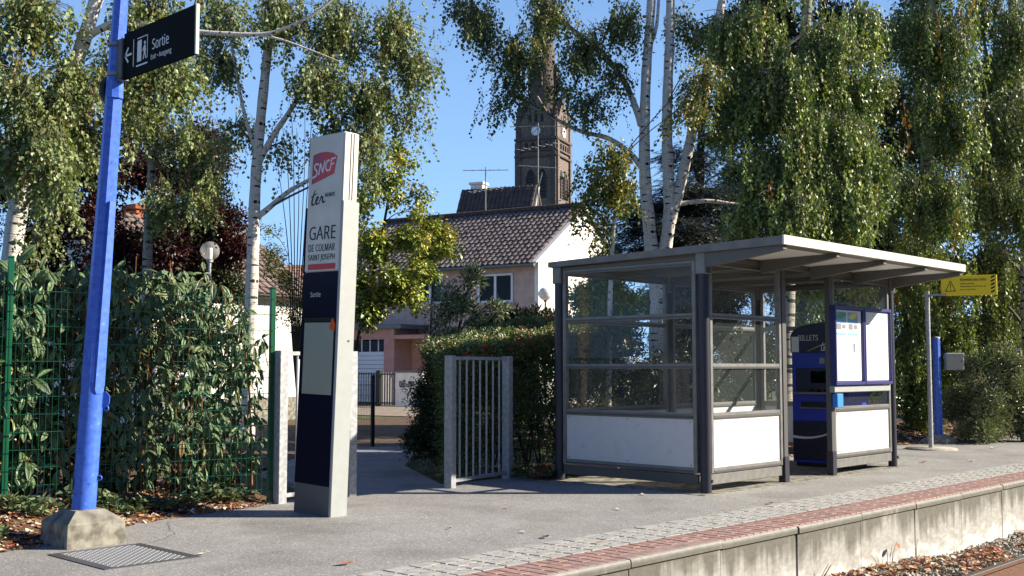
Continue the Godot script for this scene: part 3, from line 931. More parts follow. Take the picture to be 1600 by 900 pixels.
	# walking figure
	pic.prism(PackedVector2Array([Vector2(0.325, 0.03), Vector2(0.345, 0.03), Vector2(0.352, -0.01), Vector2(0.346, -0.03), Vector2(0.362, -0.078), Vector2(0.35, -0.078), Vector2(0.334, -0.035), Vector2(0.322, -0.078), Vector2(0.308, -0.078), Vector2(0.322, -0.028), Vector2(0.32, 0.0), Vector2(0.306, -0.016), Vector2(0.300, -0.008)]), 0.0, 0.0014, face)
	var hd := PackedVector2Array()
	for k in 10: hd.append(Vector2(0.336 + 0.014 * cos(TAU * k / 10), 0.048 + 0.014 * sin(TAU * k / 10)))
	pic.prism(hd, 0.0, 0.0014, face)
	part("exit_symbol", pic, M.sign_white, sg)
	lettering("Sortie", 0.245, 0.082, M.sign_white, sg, face.translated_local(Vector3(0.45, -0.032, 0)))
	lettering("Exit • Ausgang", 0.30, 0.050, M.sign_white, sg, face.translated_local(Vector3(0.435, -0.118, 0)))

func build_drain_cover() -> void:
	var t := thing("drain_cover", "diamond patterned steel drain cover set in the asphalt before the blue pole", "hatch", Vector3(3.97, 0, -7.64))
	var f := Shape.new()
	for b in [[-0.36, 0.36, -0.44, -0.40], [-0.36, 0.36, 0.40, 0.44], [-0.36, -0.29, -0.40, 0.40], [0.29, 0.36, -0.40, 0.40]]:
		f.box(Vector3(b[0], -0.02, b[2]), Vector3(b[1], 0.006, b[3]))
	part("frame", f, M.alu_dark, t)
	var pl := Shape.new()
	pl.box(Vector3(-0.288, -0.02, -0.398), Vector3(0.288, 0.003, 0.398))
	part("plate", pl, flat(Color(0.53, 0.54, 0.545), 0.55, 0.2), t)
	var rib := Shape.new()
	rib.box(Vector3(-0.015, 0, -0.003), Vector3(0.015, 0.004, 0.003), 0.0015)
	var places := []; var cols := []
	for i in 19:
		for j in 27:
			places.append(Transform3D(Basis(Vector3.UP, 0.7 if (i + j) % 2 else -0.7), Vector3(-0.27 + i * 0.03, 0.003, -0.385 + j * 0.0295))); cols.append(Color.WHITE)
	many("tread_pattern", rib.mesh(flat(Color(0.62, 0.63, 0.635), 0.5, 0.2)), places, cols, t)

func build_totem() -> void:
	var t := thing("station_totem", "tall station totem with white top box, navy body and grey metal edge", "totem sign", Vector3(6.345, 0, -8.53))
	t.basis = Basis(Vector3(0.72, 0, -0.69).normalized(), 0.031)
	var hx := 0.088; var hz := 0.285
	var plinth := Shape.new()
	plinth.box(Vector3(-hx + 0.004, -0.02, -hz + 0.004), Vector3(hx - 0.004, 0.275, hz - 0.004), 0.006)
	part("plinth", plinth, flat(Color(0.40, 0.40, 0.40), 0.5, 0.2), t)
	var body := Shape.new()
	body.box(Vector3(-hx, 0.27, -hz), Vector3(hx, 2.235, hz - 0.012), 0.006)
	part("body", body, M.navy, t)
	var edge := Shape.new()
	edge.box(Vector3(-hx - 0.010, -0.01, hz - 0.024), Vector3(hx + 0.008, 2.89, hz + 0.012), 0.008)
	part("edge_profile", edge, M.alu_pale, t)
	var edge2 := Shape.new()
	edge2.box(Vector3(-hx, 2.24, -hz - 0.012), Vector3(hx, 2.86, -hz + 0.004), 0.004)
	part("edge_profile", edge2, M.navy, t)
	var dot := Shape.new()
	dot.tube([Vector3(0.03, 1.60, hz + 0.010), Vector3(0.03, 1.60, hz + 0.017)], [0.010, 0.010], 10)
	part("bolt", dot, M.alu_dark, t)
	var top := Shape.new()
	top.box(Vector3(-hx + 0.003, 2.24, -hz + 0.006), Vector3(hx - 0.012, 3.54, hz - 0.026), 0.012)
	var tb := part("light_box", top, M.white_box, t)
	var side := Shape.new()
	side.box(Vector3(-hx + 0.003, 2.89, hz - 0.0255), Vector3(hx - 0.012, 3.53, hz - 0.012), 0.004)
	part("side_cover", side, M.white_box, tb)
	var gr := Shape.new()
	for x in [-0.020, 0.012]:
		gr.box(Vector3(x, 2.90, hz - 0.014), Vector3(x + 0.013, 3.525, hz - 0.0105))
	part("groove", gr, M.ink, tb)
	var f := Transform3D(Basis(Vector3(0, 0, 1), Vector3.UP, Vector3(-1, 0, 0)), Vector3(-hx + 0.002, 0, 0))
	var olive := Shape.new()
	olive.box(Vector3(-0.225, 1.10, 0.0), Vector3(0.225, 1.765, 0.006), 0.002, f)
	part("notice_panel", olive, M.olive_panel, t)
	var slot := Shape.new()
	slot.box(Vector3(-0.235, 1.775, 0.0), Vector3(0.235, 1.81, 0.004), 0.001, f)
	part("slot", slot, M.black, t)
	var tape := Shape.new()
	tape.prism(PackedVector2Array([Vector2(0.17, 1.70), Vector2(0.245, 1.69), Vector2(0.25, 1.745), Vector2(0.22, 1.80), Vector2(0.20, 1.80), Vector2(0.168, 1.74)]), 0.006, 0.010, f)
	var tp := part("sticker", tape, M.orange, t); tp.set_meta("label", "torn orange sticker at the top of the grey notice panel")
	var red := Shape.new()
	red.box(Vector3(-0.215, 2.262, 0.0), Vector3(0.20, 2.315, 0.003), 0.0, f)
	part("red_bar", red, M.red, tb)
	# emblem: red field with rounded top
	var log := Shape.new()
	var field := PackedVector2Array([Vector2(-0.215, 3.08), Vector2(0.125, 3.155), Vector2(0.165, 3.315), Vector2(0.10, 3.352), Vector2(0.0, 3.372), Vector2(-0.10, 3.375), Vector2(-0.205, 3.358)])
	var cols := [Color(0.34, 0.025, 0.06), Color(0.72, 0.035, 0.03), Color(0.72, 0.035, 0.03), Color(0.64, 0.03, 0.035), Color(0.52, 0.025, 0.04), Color(0.38, 0.025, 0.055), Color(0.26, 0.025, 0.08)]
	var ids := []
	for i in field.size():
		log.tint = cols[i]
		ids.append(log.vert(f * Vector3(field[i].x, field[i].y, 0.003), f.basis.z))
	var tr := Geometry2D.triangulate_polygon(field)
	for i in range(0, tr.size(), 3): log.face(ids[tr[i]], ids[tr[i + 1]], ids[tr[i + 2]])
	for i in field.size():
		log.tint = cols[i]
		var a := field[i]; var b := field[(i + 1) % field.size()]
		log.quad(f * Vector3(a.x, a.y, 0.0), f * Vector3(b.x, b.y, 0.0), f * Vector3(b.x, b.y, 0.003), f * Vector3(a.x, a.y, 0.003))
	var em := flat(Color.WHITE, 0.4); em.vertex_color_use_as_albedo = true
	var lg := part("emblem", log, em, tb)
	# letters of the emblem, joined and slanted
	var lt := Shape.new()
	var strokes := [
		[Vector2(-0.115, 3.262), Vector2(-0.155, 3.272), Vector2(-0.178, 3.25), Vector2(-0.168, 3.225), Vector2(-0.14, 3.205), Vector2(-0.132, 3.178), Vector2(-0.15, 3.155), Vector2(-0.20, 3.142)],
		[Vector2(-0.105, 3.165), Vector2(-0.085, 3.268), Vector2(-0.045, 3.18), Vector2(-0.020, 3.285)],
		[Vector2(0.055, 3.287), Vector2(0.02, 3.283), Vector2(0.0, 3.25), Vector2(0.0, 3.215), Vector2(0.02, 3.19), Vector2(0.052, 3.193)],
		[Vector2(0.065, 3.19), Vector2(0.088, 3.295), Vector2(0.145, 3.302)],
		[Vector2(0.076, 3.243), Vector2(0.122, 3.250)]]
	for st in strokes:
		var ws := []
		for k in st.size(): ws.append(0.017)
		lt.ribbon(PackedVector2Array(st), ws, 0.003, 0.0045, f)
	part("emblem_letters", lt, M.sign_white, lg)
	# handwritten logo
	var tr2 := Shape.new()
	var ter := [
		[[Vector2(-0.155, 3.025), 0.006], [Vector2(-0.18, 2.97), 0.016], [Vector2(-0.20, 2.91), 0.02], [Vector2(-0.195, 2.88), 0.018], [Vector2(-0.165, 2.885), 0.01]],
		[[Vector2(-0.215, 2.955), 0.006], [Vector2(-0.17, 2.975), 0.012], [Vector2(-0.12, 2.985), 0.006]],
		[[Vector2(-0.165, 2.885), 0.009], [Vector2(-0.12, 2.915), 0.012], [Vector2(-0.10, 2.945), 0.014], [Vector2(-0.12, 2.955), 0.014], [Vector2(-0.14, 2.92), 0.017], [Vector2(-0.13, 2.885), 0.016], [Vector2(-0.09, 2.89), 0.009]],
		[[Vector2(-0.09, 2.89), 0.009], [Vector2(-0.055, 2.955), 0.014], [Vector2(-0.035, 2.945), 0.018], [Vector2(-0.035, 2.91), 0.02], [Vector2(-0.02, 2.895), 0.02], [Vector2(0.01, 2.905), 0.006]]]
	for st in ter:
		var ps := PackedVector2Array(); var ws := []
		for k in st: ps.append(k[0]); ws.append(k[1])
		tr2.ribbon(ps, ws, 0.0, 0.0015, f)
	part("script_logo", tr2, M.ink, tb)
	var mk := func(z): return f.translated_local(z)
	lettering("ALSACE", 0.15, 0.036, M.ink, tb, mk.call(Vector3(0.0, 2.945, 0)), true)
	lettering("GARE", 0.40, 0.125, M.ink, tb, mk.call(Vector3(-0.215, 2.545, 0)))
	lettering("DE COLMAR", 0.405, 0.066, M.ink, tb, mk.call(Vector3(-0.22, 2.435, 0)))
	lettering("SAINT JOSEPH", 0.41, 0.066, M.ink, tb, mk.call(Vector3(-0.22, 2.338, 0)))
	lettering("Sortie", 0.155, 0.046, M.sign_white, t, mk.call(Vector3(-0.155, 2.005, 0)))
	var ar := Shape.new()
	for seg in [[Vector2(-0.25, 2.025), Vector2(-0.19, 2.025)], [Vector2(-0.25, 2.025), Vector2(-0.222, 2.052)], [Vector2(-0.25, 2.025), Vector2(-0.222, 1.998)]]:
		ar.ribbon(PackedVector2Array(seg), [0.008, 0.008], 0.0, 0.0018, f)
	part("arrow", ar, M.sign_white, t)

func build_gate() -> void:
	# galvanised pedestrian gate: two fixed leaves on box posts, walk between them
	var specs := [["light galvanised gate panel behind the totem, with a white sheet fixed to its bars", Vector3(6.55, 0, -9.45), Vector3(7.43, 0, -9.45), 1.52], ["grey galvanised gate leaf of upright bars right of the open walk", Vector3(8.70, 0, -9.27), Vector3(9.93, 0, -9.56), 1.485]]
	for k in 2:
		var a: Vector3 = specs[k][1]; var b: Vector3 = specs[k][2]; var h: float = specs[k][3]
		var g := thing("gate", specs[k][0], "gate", a, "galvanised gate panels across the walk")
		var d := (b - a); var l := d.length(); d = d.normalized()
		g.basis = Basis(d, Vector3.UP, d.cross(Vector3.UP))
		for x in [0.0, l]:
			var p := Shape.new()
			p.box(Vector3(x - 0.05, -0.02, -0.05), Vector3(x + 0.05, h, 0.05), 0.005)
			part("post", p, M.galv, g)
		for y in [0.075, h - 0.03]:
			var r := Shape.new()
			r.box(Vector3(0.05, y - 0.02, -0.02), Vector3(l - 0.05, y + 0.02, 0.02), 0.003)
			part("rail", r, M.galv, g)
		var n := 3 if k == 0 else 7
		for i in n:
			var x := 0.05 + (l - 0.10) * (i + 1.0) / (n + 1.0)
			if k == 0: x = [0.19, 0.45, 0.70][i]
			var bar := Shape.new()
			bar.tube([Vector3(x, 0.095, 0), Vector3(x, h - 0.05, 0)], [0.012, 0.012], 8, false)
			part("bar", bar, M.galv, g)
		if k == 0:
			var sh := Shape.new()
			sh.box(Vector3(0.205, 0.55, -0.024), Vector3(0.66, 1.43, -0.016), 0.002)
			var o := part("sheet", sh, M.frame_white, g); o.set_meta("label", "pale blank sheet fixed behind the gate bars")

func mesh_fence(called: String, label: String, a: Vector3, b: Vector3, posts: Array, h0: float, h1: float, post_mat: Material, wire_mat: Material, gap: float, singles: bool) -> void:
	var t := thing(called, label, "fence", a)
	var d := (b - a); var l := Vector2(d.x, d.z).length(); d = d.normalized()
	var out := Vector3(-d.z, 0, d.x)
	for p in posts:
		var s := Shape.new()
		var at0: Vector3 = d * (l * p[0])
		s.box(Vector3(-0.025, -0.1, -0.03), Vector3(0.025, p[1], 0.03), 0.004, Transform3D(Basis(d, Vector3.UP, out), at0))
		s.box(Vector3(-0.028, p[1], -0.033), Vector3(0.028, p[1] + 0.02, 0.033), 0.008, Transform3D(Basis(d, Vector3.UP, out), at0))
		part("post", s, post_mat, t)
	var n := int((h1 - h0) / gap)
	var rest := Shape.new()
	for i in n + 1:
		var y := h0 + gap * i
		for z in ([0.0, 0.009] if i % 4 == 0 else [0.0]):
			var s := Shape.new()
			var shp: Shape = s if singles else rest
			shp.rod(Vector3(0, y, 0) + out * (0.06 + z), d * l + Vector3(0, y, 0) + out * (0.04 + z), 0.004, 5)
			if singles: part("horizontal_wire", s, wire_mat, t)
	var count := int(l / 0.052)
	for i in count + 1:
		var o := d * (l * i / count) + out * 0.0645
		rest.rod(o + Vector3(0, h0 - 0.03, 0), o + Vector3(0, h1 + 0.02, 0), 0.0024, 4)
	part("vertical_wires", rest, wire_mat, t).set_meta("kind", "stuff")

func build_fences() -> void:
	var r := Vector3(6.50, 0, -9.55); var dir := Vector3(-0.965, 0, -0.262)
	var l := r + dir * 2.44
	mesh_fence("mesh_fence", "green welded mesh fence with green posts before the large leaved hedge", l, r, [[0.0, 2.33], [1.0, 2.14]], 0.14, 2.06, M.fence_green, M.wire, 0.158, true)
	mesh_fence("mesh_fence", "left end panel of the green mesh fence, running out of the picture", l + dir * 2.44, l + dir * 0.06, [[0.0, 2.4]], 0.20, 2.16, M.fence_green, M.wire, 0.158, true)
	# dark fence and gate before the pink house
	var p0 := at(500, 574, 21.0); p0.y = 0
	var p1 := at(583, 574, 19.5); p1.y = 0
	mesh_fence("park_fence", "low dark mesh fence with a black post beyond the gate opening", p0, p1, [[0.0, 1.15], [1.0, 1.2]], 0.05, 1.05, M.fence_black, M.fence_black, 0.2, false)
	# chain link fence behind the shelter
	var c := thing("chain_link_fence", "grey chain link fence running behind the glass shelter", "fence", Vector3(12.6, 0, -10.6))
	var s := Shape.new()
	var step := 0.062; var hh := 1.42; var len := 7.0
	var runs := int((len + hh) / step)
	for i in runs:
		var x := -hh + step * i
		var x0 := maxf(x, 0.0); var x1 := minf(x + hh, len)
		if x1 > x0:
			s.tube([Vector3(x0, 0.08 + x0 - x, 0.002), Vector3(x1, 0.08 + x1 - x, 0.002)], [0.0032, 0.0032], 3, false)
			s.tube([Vector3(len - x0, 0.08 + x0 - x, -0.002), Vector3(len - x1, 0.08 + x1 - x, -0.002)], [0.0032, 0.0032], 3, false)
	part("wire_mesh", s, M.wire_grey, c).set_meta("kind", "stuff")
	for i in 4:
		var p := Shape.new()
		p.tube([Vector3(i * 2.33, 0, 0.03), Vector3(i * 2.33, 1.55, 0.03)], [0.025, 0.025], 10)
		part("post", p, M.wire_grey, c)
	for y in [0.08, 1.5]:
		var w := Shape.new()
		w.rod(Vector3(0, y, 0), Vector3(len, y, 0), 0.004, 5)
		part("tension_wire", w, M.wire_grey, c)

func build_lamps() -> void:
	var spots := [[328, 392, 19.0, 0.165, "clear glass globe lamp on a thin post above the hedge, left of the birch trunk"], [852, 459, 34.0, 0.21, "milky ringed globe lamp before the white gable"]]
	for k in 2:
		var w: Array = spots[k]
		var c := at(w[0], w[1], w[2])
		var t := thing("globe_lamp", w[4], "lamp", Vector3(c.x, 0, c.z), "globe lamps in the park")
		var p := Shape.new()
		p.tube([Vector3(0, -0.06, 0), Vector3(0, c.y - w[3] + 0.01, 0)], [0.035, 0.028], 10)
		p.tube([Vector3(0, c.y - w[3] - 0.03, 0), Vector3(0, c.y - w[3] + 0.015, 0)], [0.05, 0.06], 12)
		part("post", p, M.galv if k == 0 else M.fence_black, t)
		var g := Shape.new()
		if k == 0:
			g.ball(Vector3(0, c.y, 0), w[3], 24)
			part("globe", g, M.globe, t)
			var b := Shape.new()
			b.tube([Vector3(0, c.y - w[3] + 0.02, 0), Vector3(0, c.y + 0.05, 0)], [0.045, 0.045], 12)
			part("bulb", b, M.milk, t)
		else:
			g.ball(Vector3(0, c.y, 0), w[3], 24)
			part("globe", g, M.milk, t)
			var b := Shape.new()
			for i in 7:
				var y := -0.12 + 0.04 * i
				var r := sqrt(w[3] * w[3] - y * y) + 0.003
				var rp := []; var rr := []
				for j in 25:
					rp.append(Vector3(cos(TAU * j / 24) * r, c.y + y, sin(TAU * j / 24) * r)); rr.append(0.004)
				b.tube(rp, rr, 4, false)
			part("ring", b, flat(Color(0.6, 0.6, 0.58), 0.5), t)

func build_far_poles() -> void:
	var t := thing("warning_sign", "yellow warning sign with triangle and text on a thin steel pole", "sign", Vector3(18.27, 0, -7.87))
	var p := Shape.new()
	p.tube([Vector3(0, 0, 0), Vector3(0, 2.62, 0)], [0.038, 0.038], 12)
	part("pole", p, M.galv, t)
	var bs := Shape.new()
	bs.lathe([Vector2(0.0, 0.03), Vector2(0.40, 0.025), Vector2(0.42, 0.0)], 28)
	part("base_disc", bs, M.concrete_pale, t)
	var arm := Shape.new()
	arm.bar(Vector3(0, 2.55, 0), Vector3(0.05, 2.55, 0.30), 0.03, 0.03)
	part("arm", arm, M.galv, t)
	var a := Vector3(0.086, 2.69, 0.204); var b := Vector3(0.40, 2.69, 1.0)
	var x := Vector3((b - a).x, 0, (b - a).z); var wide := x.length(); x = x.normalized()
	var f := Transform3D(Basis(x, Vector3.UP, x.cross(Vector3.UP)), Vector3(a.x, 2.535, a.z))
	if f.basis.z.x > 0: f.basis.z = f.basis.z
	var bd := Shape.new()
	bd.box(Vector3(0, 0, -0.05), Vector3(wide, 0.33, 0.0), 0.006, f)
	var board := part("board", bd, M.yellow, t)
	var tri := Shape.new()
	var q := [Vector2(0.07, 0.075), Vector2(0.22, 0.075), Vector2(0.145, 0.245)]
	for i in 3:
		tri.ribbon(PackedVector2Array([q[i], q[(i + 1) % 3]]), [0.012, 0.012], 0.0, 0.0015, f)
	tri.ribbon(PackedVector2Array([Vector2(0.145, 0.19), Vector2(0.145, 0.125)]), [0.014, 0.010], 0.0, 0.0015, f)
	tri.ribbon(PackedVector2Array([Vector2(0.145, 0.108), Vector2(0.145, 0.098)]), [0.012, 0.012], 0.0, 0.0015, f)
	part("warning_triangle", tri, M.ink, board)
	lettering("Attention aux trains", 0.40, 0.052, M.ink, board, f.translated_local(Vector3(0.29, 0.235, 0)), true)
	lettering("Avant traversée", 0.22, 0.024, M.ink, board, f.translated_local(Vector3(0.29, 0.182, 0)), true)
	lettering("Regardez à droite et", 0.40, 0.03, M.ink, board, f.translated_local(Vector3(0.29, 0.13, 0)), true)
	lettering("puis à gauche", 0.24, 0.026, M.ink, board, f.translated_local(Vector3(0.29, 0.082, 0)), true)
	var st := Shape.new()
	for i in 5:
		var y := 0.028 + i * 0.06
		st.prism(PackedVector2Array([Vector2(wide - 0.095, y), Vector2(wide - 0.035, y + 0.03), Vector2(wide - 0.035, y + 0.06), Vector2(wide - 0.095, y + 0.03)]), 0.0, 0.0015, f)
	part("hazard_stripes", st, M.ink, board)
	# second blue pole, its top lost in the weeping branches
	var s := thing("short_blue_pole", "bright blue pole with a grey box, on a concrete foot behind the yellow sign", "pole", Vector3(19.95, 0, -8.45))
	var ft := Shape.new()
	for i in 4:
		var a4 := TAU * i / 4 + PI / 4; var b4 := TAU * (i + 1) / 4 + PI / 4
		var pa := Vector3(cos(a4), 0, sin(a4)) * 0.34; var pb := Vector3(cos(b4), 0, sin(b4)) * 0.34
		ft.quad(pa + Vector3(0, 0.04, 0), pb + Vector3(0, 0.04, 0), pb * 0.42 + Vector3(0, 0.15, 0), pa * 0.42 + Vector3(0, 0.15, 0), pa + pb + Vector3(0, 0.4, 0))
		ft.quad(pa, pb, pb + Vector3(0, 0.04, 0), pa + Vector3(0, 0.04, 0), pa + pb)
	part("foot", ft, M.concrete_pale, s)
	part("shaft", octagon_tube(0.12, 1.88, 0.078, 0.072), M.blue, s)
	var cap := Shape.new()
	cap.lathe([Vector2(0.073, 1.875), Vector2(0.06, 1.90), Vector2(0.0, 1.91)], 12)
	part("cap", cap, M.galv, s)
	var bx := Shape.new()
	var bf := Transform3D(Basis(Vector3(0.69, 0, 0.72), Vector3.UP, Vector3(-0.72, 0, 0.69)), Vector3(0.11, 1.30, 0.13))
	bx.box(Vector3(-0.02, 0, -0.06), Vector3(0.30, 0.31, 0.06), 0.012, bf)
	part("cabinet", bx, flat(Color(0.60, 0.60, 0.57), 0.6), s)
	var lk := Shape.new()
	lk.tube([bf * Vector3(0.25, 0.16, 0.058), bf * Vector3(0.25, 0.16, 0.066)], [0.012, 0.012], 8)
	part("lock", lk, M.alu_dark, s)

func build_shelter() -> void:
	var x0 := 10.22; var x1 := 14.72; var zf := -6.88; var zb := -8.96
	var t := thing("station_shelter", "glazed platform shelter with white lower panels and a flat overhanging grey roof", "shelter", Vector3(x0, 0, zf))
	var o := Vector3(-x0, 0, -zf)
	var to := Transform3D(Basis(), o)
	var bx := func(called: String, lo: Vector3, hi: Vector3, mat: Material, bevel := 0.003, parent: Node = null) -> MeshInstance3D:
		var s := Shape.new()
		s.box(lo + o, hi + o, bevel)
		return part(called, s, mat, t if parent == null else parent)
	# posts: round dark tube with fins, pale head
	for p in [Vector2(x0, zf), Vector2(x1, zf), Vector2(x0, zb), Vector2(x1, zb), Vector2(12.47, zb)]:
		var s := Shape.new()
		s.tube([Vector3(p.x, -0.02, p.y) + o, Vector3(p.x, 2.36, p.y) + o], [0.060, 0.060], 20)
		var post := part("post", s, M.navy_post, t)
		bx.call("head", Vector3(p.x - 0.066, 2.36, p.y - 0.066), Vector3(p.x + 0.066, 2.60, p.y + 0.066), M.alu, 0.01, post)
		for k in 3:
			bx.call("rib", Vector3(p.x - 0.04 + k * 0.03, 2.37, p.y + 0.066), Vector3(p.x - 0.028 + k * 0.03, 2.50, p.y + 0.073), M.alu_dark, 0.0, post)
		var b := Shape.new()
		b.tube([Vector3(p.x + 0.03, 0.13, p.y + 0.045) + o, Vector3(p.x + 0.035, 0.13, p.y + 0.072) + o], [0.018, 0.018], 10)
		part("bolt", b, M.alu_dark, post)
	for x in [11.84, 13.0]:
		bx.call("door_post", Vector3(x - 0.05, -0.02, zf - 0.04), Vector3(x + 0.05, 0.30, zf + 0.05), M.navy_post, 0.004)
		bx.call("door_jamb", Vector3(x - 0.045, 0.30, zf - 0.03), Vector3(x + 0.045, 2.50, zf + 0.04), M.alu_dark, 0.004)
	# a bay of glazing in a wall: frame, rails, white panel, panes
	var bay := func(a: Vector2, b: Vector2, kind: String) -> void:
		var d := (b - a).normalized(); var l := a.distance_to(b)
		var f := Transform3D(Basis(Vector3(d.x, 0, d.y), Vector3.UP, Vector3(d.x, 0, d.y).cross(Vector3.UP)), Vector3(a.x, 0, a.y) + o)
		var seg := func(called: String, lo: Vector3, hi: Vector3, mat: Material, bevel: float) -> MeshInstance3D:
			var s := Shape.new()
			s.box(lo, hi, bevel, f)
			return part(called, s, mat, t)
		for y in [[0.205, 0.265], [0.785, 0.855], [1.335, 1.392], [1.885, 1.945], [2.465, 2.52]]:
			if kind == "case" and y[0] > 1.0 and y[0] < 2.0: continue
			seg.call("rail", Vector3(0.05, y[0], -0.025), Vector3(l - 0.05, y[1], 0.025), M.alu, 0.004)
			seg.call("bead", Vector3(0.05, y[0] + 0.012, 0.025), Vector3(l - 0.05, y[1] - 0.030, 0.033), M.alu_dark, 0.0)
		for x in [[0.0, 0.05], [l - 0.05, l]]:
			seg.call("stile", Vector3(x[0], 0.205, -0.028), Vector3(x[1], 2.52, 0.028), M.alu, 0.004)
		seg.call("white_panel", Vector3(0.05, 0.265, -0.012), Vector3(l - 0.05, 0.785, 0.012), M.white_panel, 0.0)
		var screws := Shape.new()
		for sx in [0.09, l * 0.5, l - 0.09]:
			for sy in [0.29, 0.76]:
				screws.tube([f * Vector3(sx, sy, 0.010), f * Vector3(sx, sy, 0.0155)], [0.008, 0.007], 8)
		part("screws", screws, M.alu_dark, t)
		var panes := [[0.855, 1.335], [1.392, 1.885], [1.945, 2.465]]
		if kind == "case": panes = [[0.855, 1.03], [2.10, 2.465]]
		for p in panes:
			seg.call("glass_pane", Vector3(0.05, p[0], -0.003), Vector3(l - 0.05, p[1], 0.003), M.glass, 0.0)
		if kind == "case":
			seg.call("backing_plate", Vector3(0.05, 1.03, -0.012), Vector3(l - 0.05, 2.10, 0.012), M.alu, 0.0)
		seg.call("kick_beam_and_shade", Vector3(0.0, 0.085, -0.02), Vector3(l, 0.195, 0.02), M.alu if kind != "side" else M.alu_dark, 0.004)  # on the sides an added dark strip, painting the shaded gap under the panel
	bay.call(Vector2(x0, zb + 0.07), Vector2(x0, zf - 0.09), "side")
	bay.call(Vector2(x1, zf - 0.07), Vector2(x1, zb + 0.07), "side")
	bay.call(Vector2(x0 + 0.075, zf), Vector2(11.79, zf), "front")
	bay.call(Vector2(13.05, zf), Vector2(x1 - 0.07, zf), "case")
	bay.call(Vector2(x0 + 0.07, zb), Vector2(12.41, zb), "back")
	bay.call(Vector2(12.53, zb), Vector2(x1 - 0.07, zb), "back")
	# roof
	var roof := Shape.new()
	var prof := PackedVector2Array([Vector2(-9.06, 2.625), Vector2(-9.06, 2.56), Vector2(-5.85, 2.605), Vector2(-5.85, 2.695)])
	roof.prism(prof, 0.0, -4.63, Transform3D(Basis(Vector3(0, 0, 1), Vector3.UP, Vector3(-1, 0, 0)), Vector3(10.12, 0, 0) + o))
	var rf := part("roof", roof, M.roof_grey, t)
	var sof := Shape.new()
	sof.quad(Vector3(10.2, 2.5975, -6.0) + o, Vector3(14.7, 2.5975, -6.0) + o, Vector3(14.7, 2.585, -6.83) + o, Vector3(10.2, 2.585, -6.83) + o, Vector3.DOWN)
	part("soffit", sof, M.soffit, rf)
	var fascia := Shape.new()
	fascia.box(Vector3(10.112, 2.602, -5.852) + o, Vector3(14.758, 2.70, -5.83) + o, 0.004)
	part("fascia", fascia, M.white_box, rf)
	bx.call("front_beam", Vector3(x0 + 0.07, 2.52, zf - 0.045), Vector3(x1 - 0.07, 2.582, zf + 0.045), M.beam, 0.004)
	bx.call("back_beam", Vector3(x0 + 0.07, 2.50, zb - 0.045), Vector3(x1 - 0.07, 2.555, zb + 0.045), M.beam, 0.004)
	for x in [x0, x1]:
		bx.call("side_beam", Vector3(x - 0.03, 2.52, zb + 0.07), Vector3(x + 0.03, 2.556, zf - 0.07), M.beam, 0.004)
	for x in [10.20, 11.34, 12.48, 13.62, 14.70]:
		var s := Shape.new()
		s.prism(PackedVector2Array([Vector2(zf + 0.05, 2.43), Vector2(-5.93, 2.545), Vector2(-5.87, 2.56), Vector2(-5.87, 2.604), Vector2(zf + 0.05, 2.588)]), -0.035, 0.035, Transform3D(Basis(Vector3(0, 0, 1), Vector3.UP, Vector3(-1, 0, 0)), Vector3(x, 0, 0) + o))
		part("cantilever_beam", s, M.beam, t)
	for x in [11.34, 12.48, 13.62]:
		bx.call("roof_joist", Vector3(x - 0.03, 2.50, zb + 0.05), Vector3(x + 0.03, 2.562, zf - 0.05), M.beam, 0.004)
	# notice cases on the front
	var cx := [12.915, 13.715, 14.50]
	for k in 2:
		var a: float = cx[k] + 0.004; var b: float = cx[k + 1] - 0.004
		var y0 := 1.125; var y1 := 2.13; var z := zf + 0.05
		var c := thing("notice_case", ["blue framed notice case with coloured poster tops beside the doorway", "blue framed timetable case with plain white sheets, right of the poster case"][k], "notice board", Vector3(a, 0, z), "notice cases on the shelter front")
		var w := b - a
		var bk := Shape.new()
		bk.box(Vector3(0.01, y0 + 0.01, 0), Vector3(w - 0.01, y1 - 0.01, 0.05), 0.0)
		part("back", bk, M.case_blue, c)
		for r in [[0, w, y0, y0 + 0.042], [0, w, y1 - 0.045, y1], [0, 0.036, y0 + 0.042, y1 - 0.045], [w - 0.036, w, y0 + 0.042, y1 - 0.045]]:
			var s := Shape.new()
			s.box(Vector3(r[0], r[2], 0.0), Vector3(r[1], r[3], 0.085), 0.006)
			part("frame", s, M.case_blue, c)
		var sh := Shape.new()
		var list := [[0.06, y0 + 0.07, w - 0.06, y1 - 0.065]]
		sh.box(Vector3(0.046, y0 + 0.055, 0.052), Vector3(w - 0.046, y1 - 0.055, 0.054), 0.0)
		var paper := part("sheet", sh, M.paper, c)
		var ink := Shape.new()
		if k == 0:
			var tops := [[0.07, M.yellow_print, M.green_print], [0.38, M.sky_print, M.yellow_print]]
			for j in 2:
				var px: float = tops[j][0]
				var s := Shape.new()
				s.box(Vector3(px, y1 - 0.22, 0.054), Vector3(px + 0.28, y1 - 0.075, 0.0552), 0.0)
				part("poster_picture", s, M.sky_print, paper)
				s = Shape.new()
				s.prism(PackedVector2Array([Vector2(px + 0.01, y1 - 0.15), Vector2(px + 0.13, y1 - 0.17), Vector2(px + 0.27, y1 - 0.12), Vector2(px + 0.27, y1 - 0.085), Vector2(px + 0.10, y1 - 0.09)]), 0.0552, 0.0560)
				part("poster_picture", s, tops[j][2], paper)
				s = Shape.new()
				s.box(Vector3(px + 0.02, y1 - 0.30, 0.054), Vector3(px + 0.14, y1 - 0.225, 0.0553), 0.0)
				s.box(Vector3(px + 0.16, y1 - 0.29, 0.054), Vector3(px + 0.26, y1 - 0.235, 0.0553), 0.0)
				part("poster_picture", s, M.ink_soft, paper)
				s = Shape.new()
				s.box(Vector3(px, y1 - 0.375, 0.054), Vector3(px + 0.28, y1 - 0.345, 0.0552), 0.0)
				part("poster_picture", s, M.sky_print, paper)
			var s2 := Shape.new()
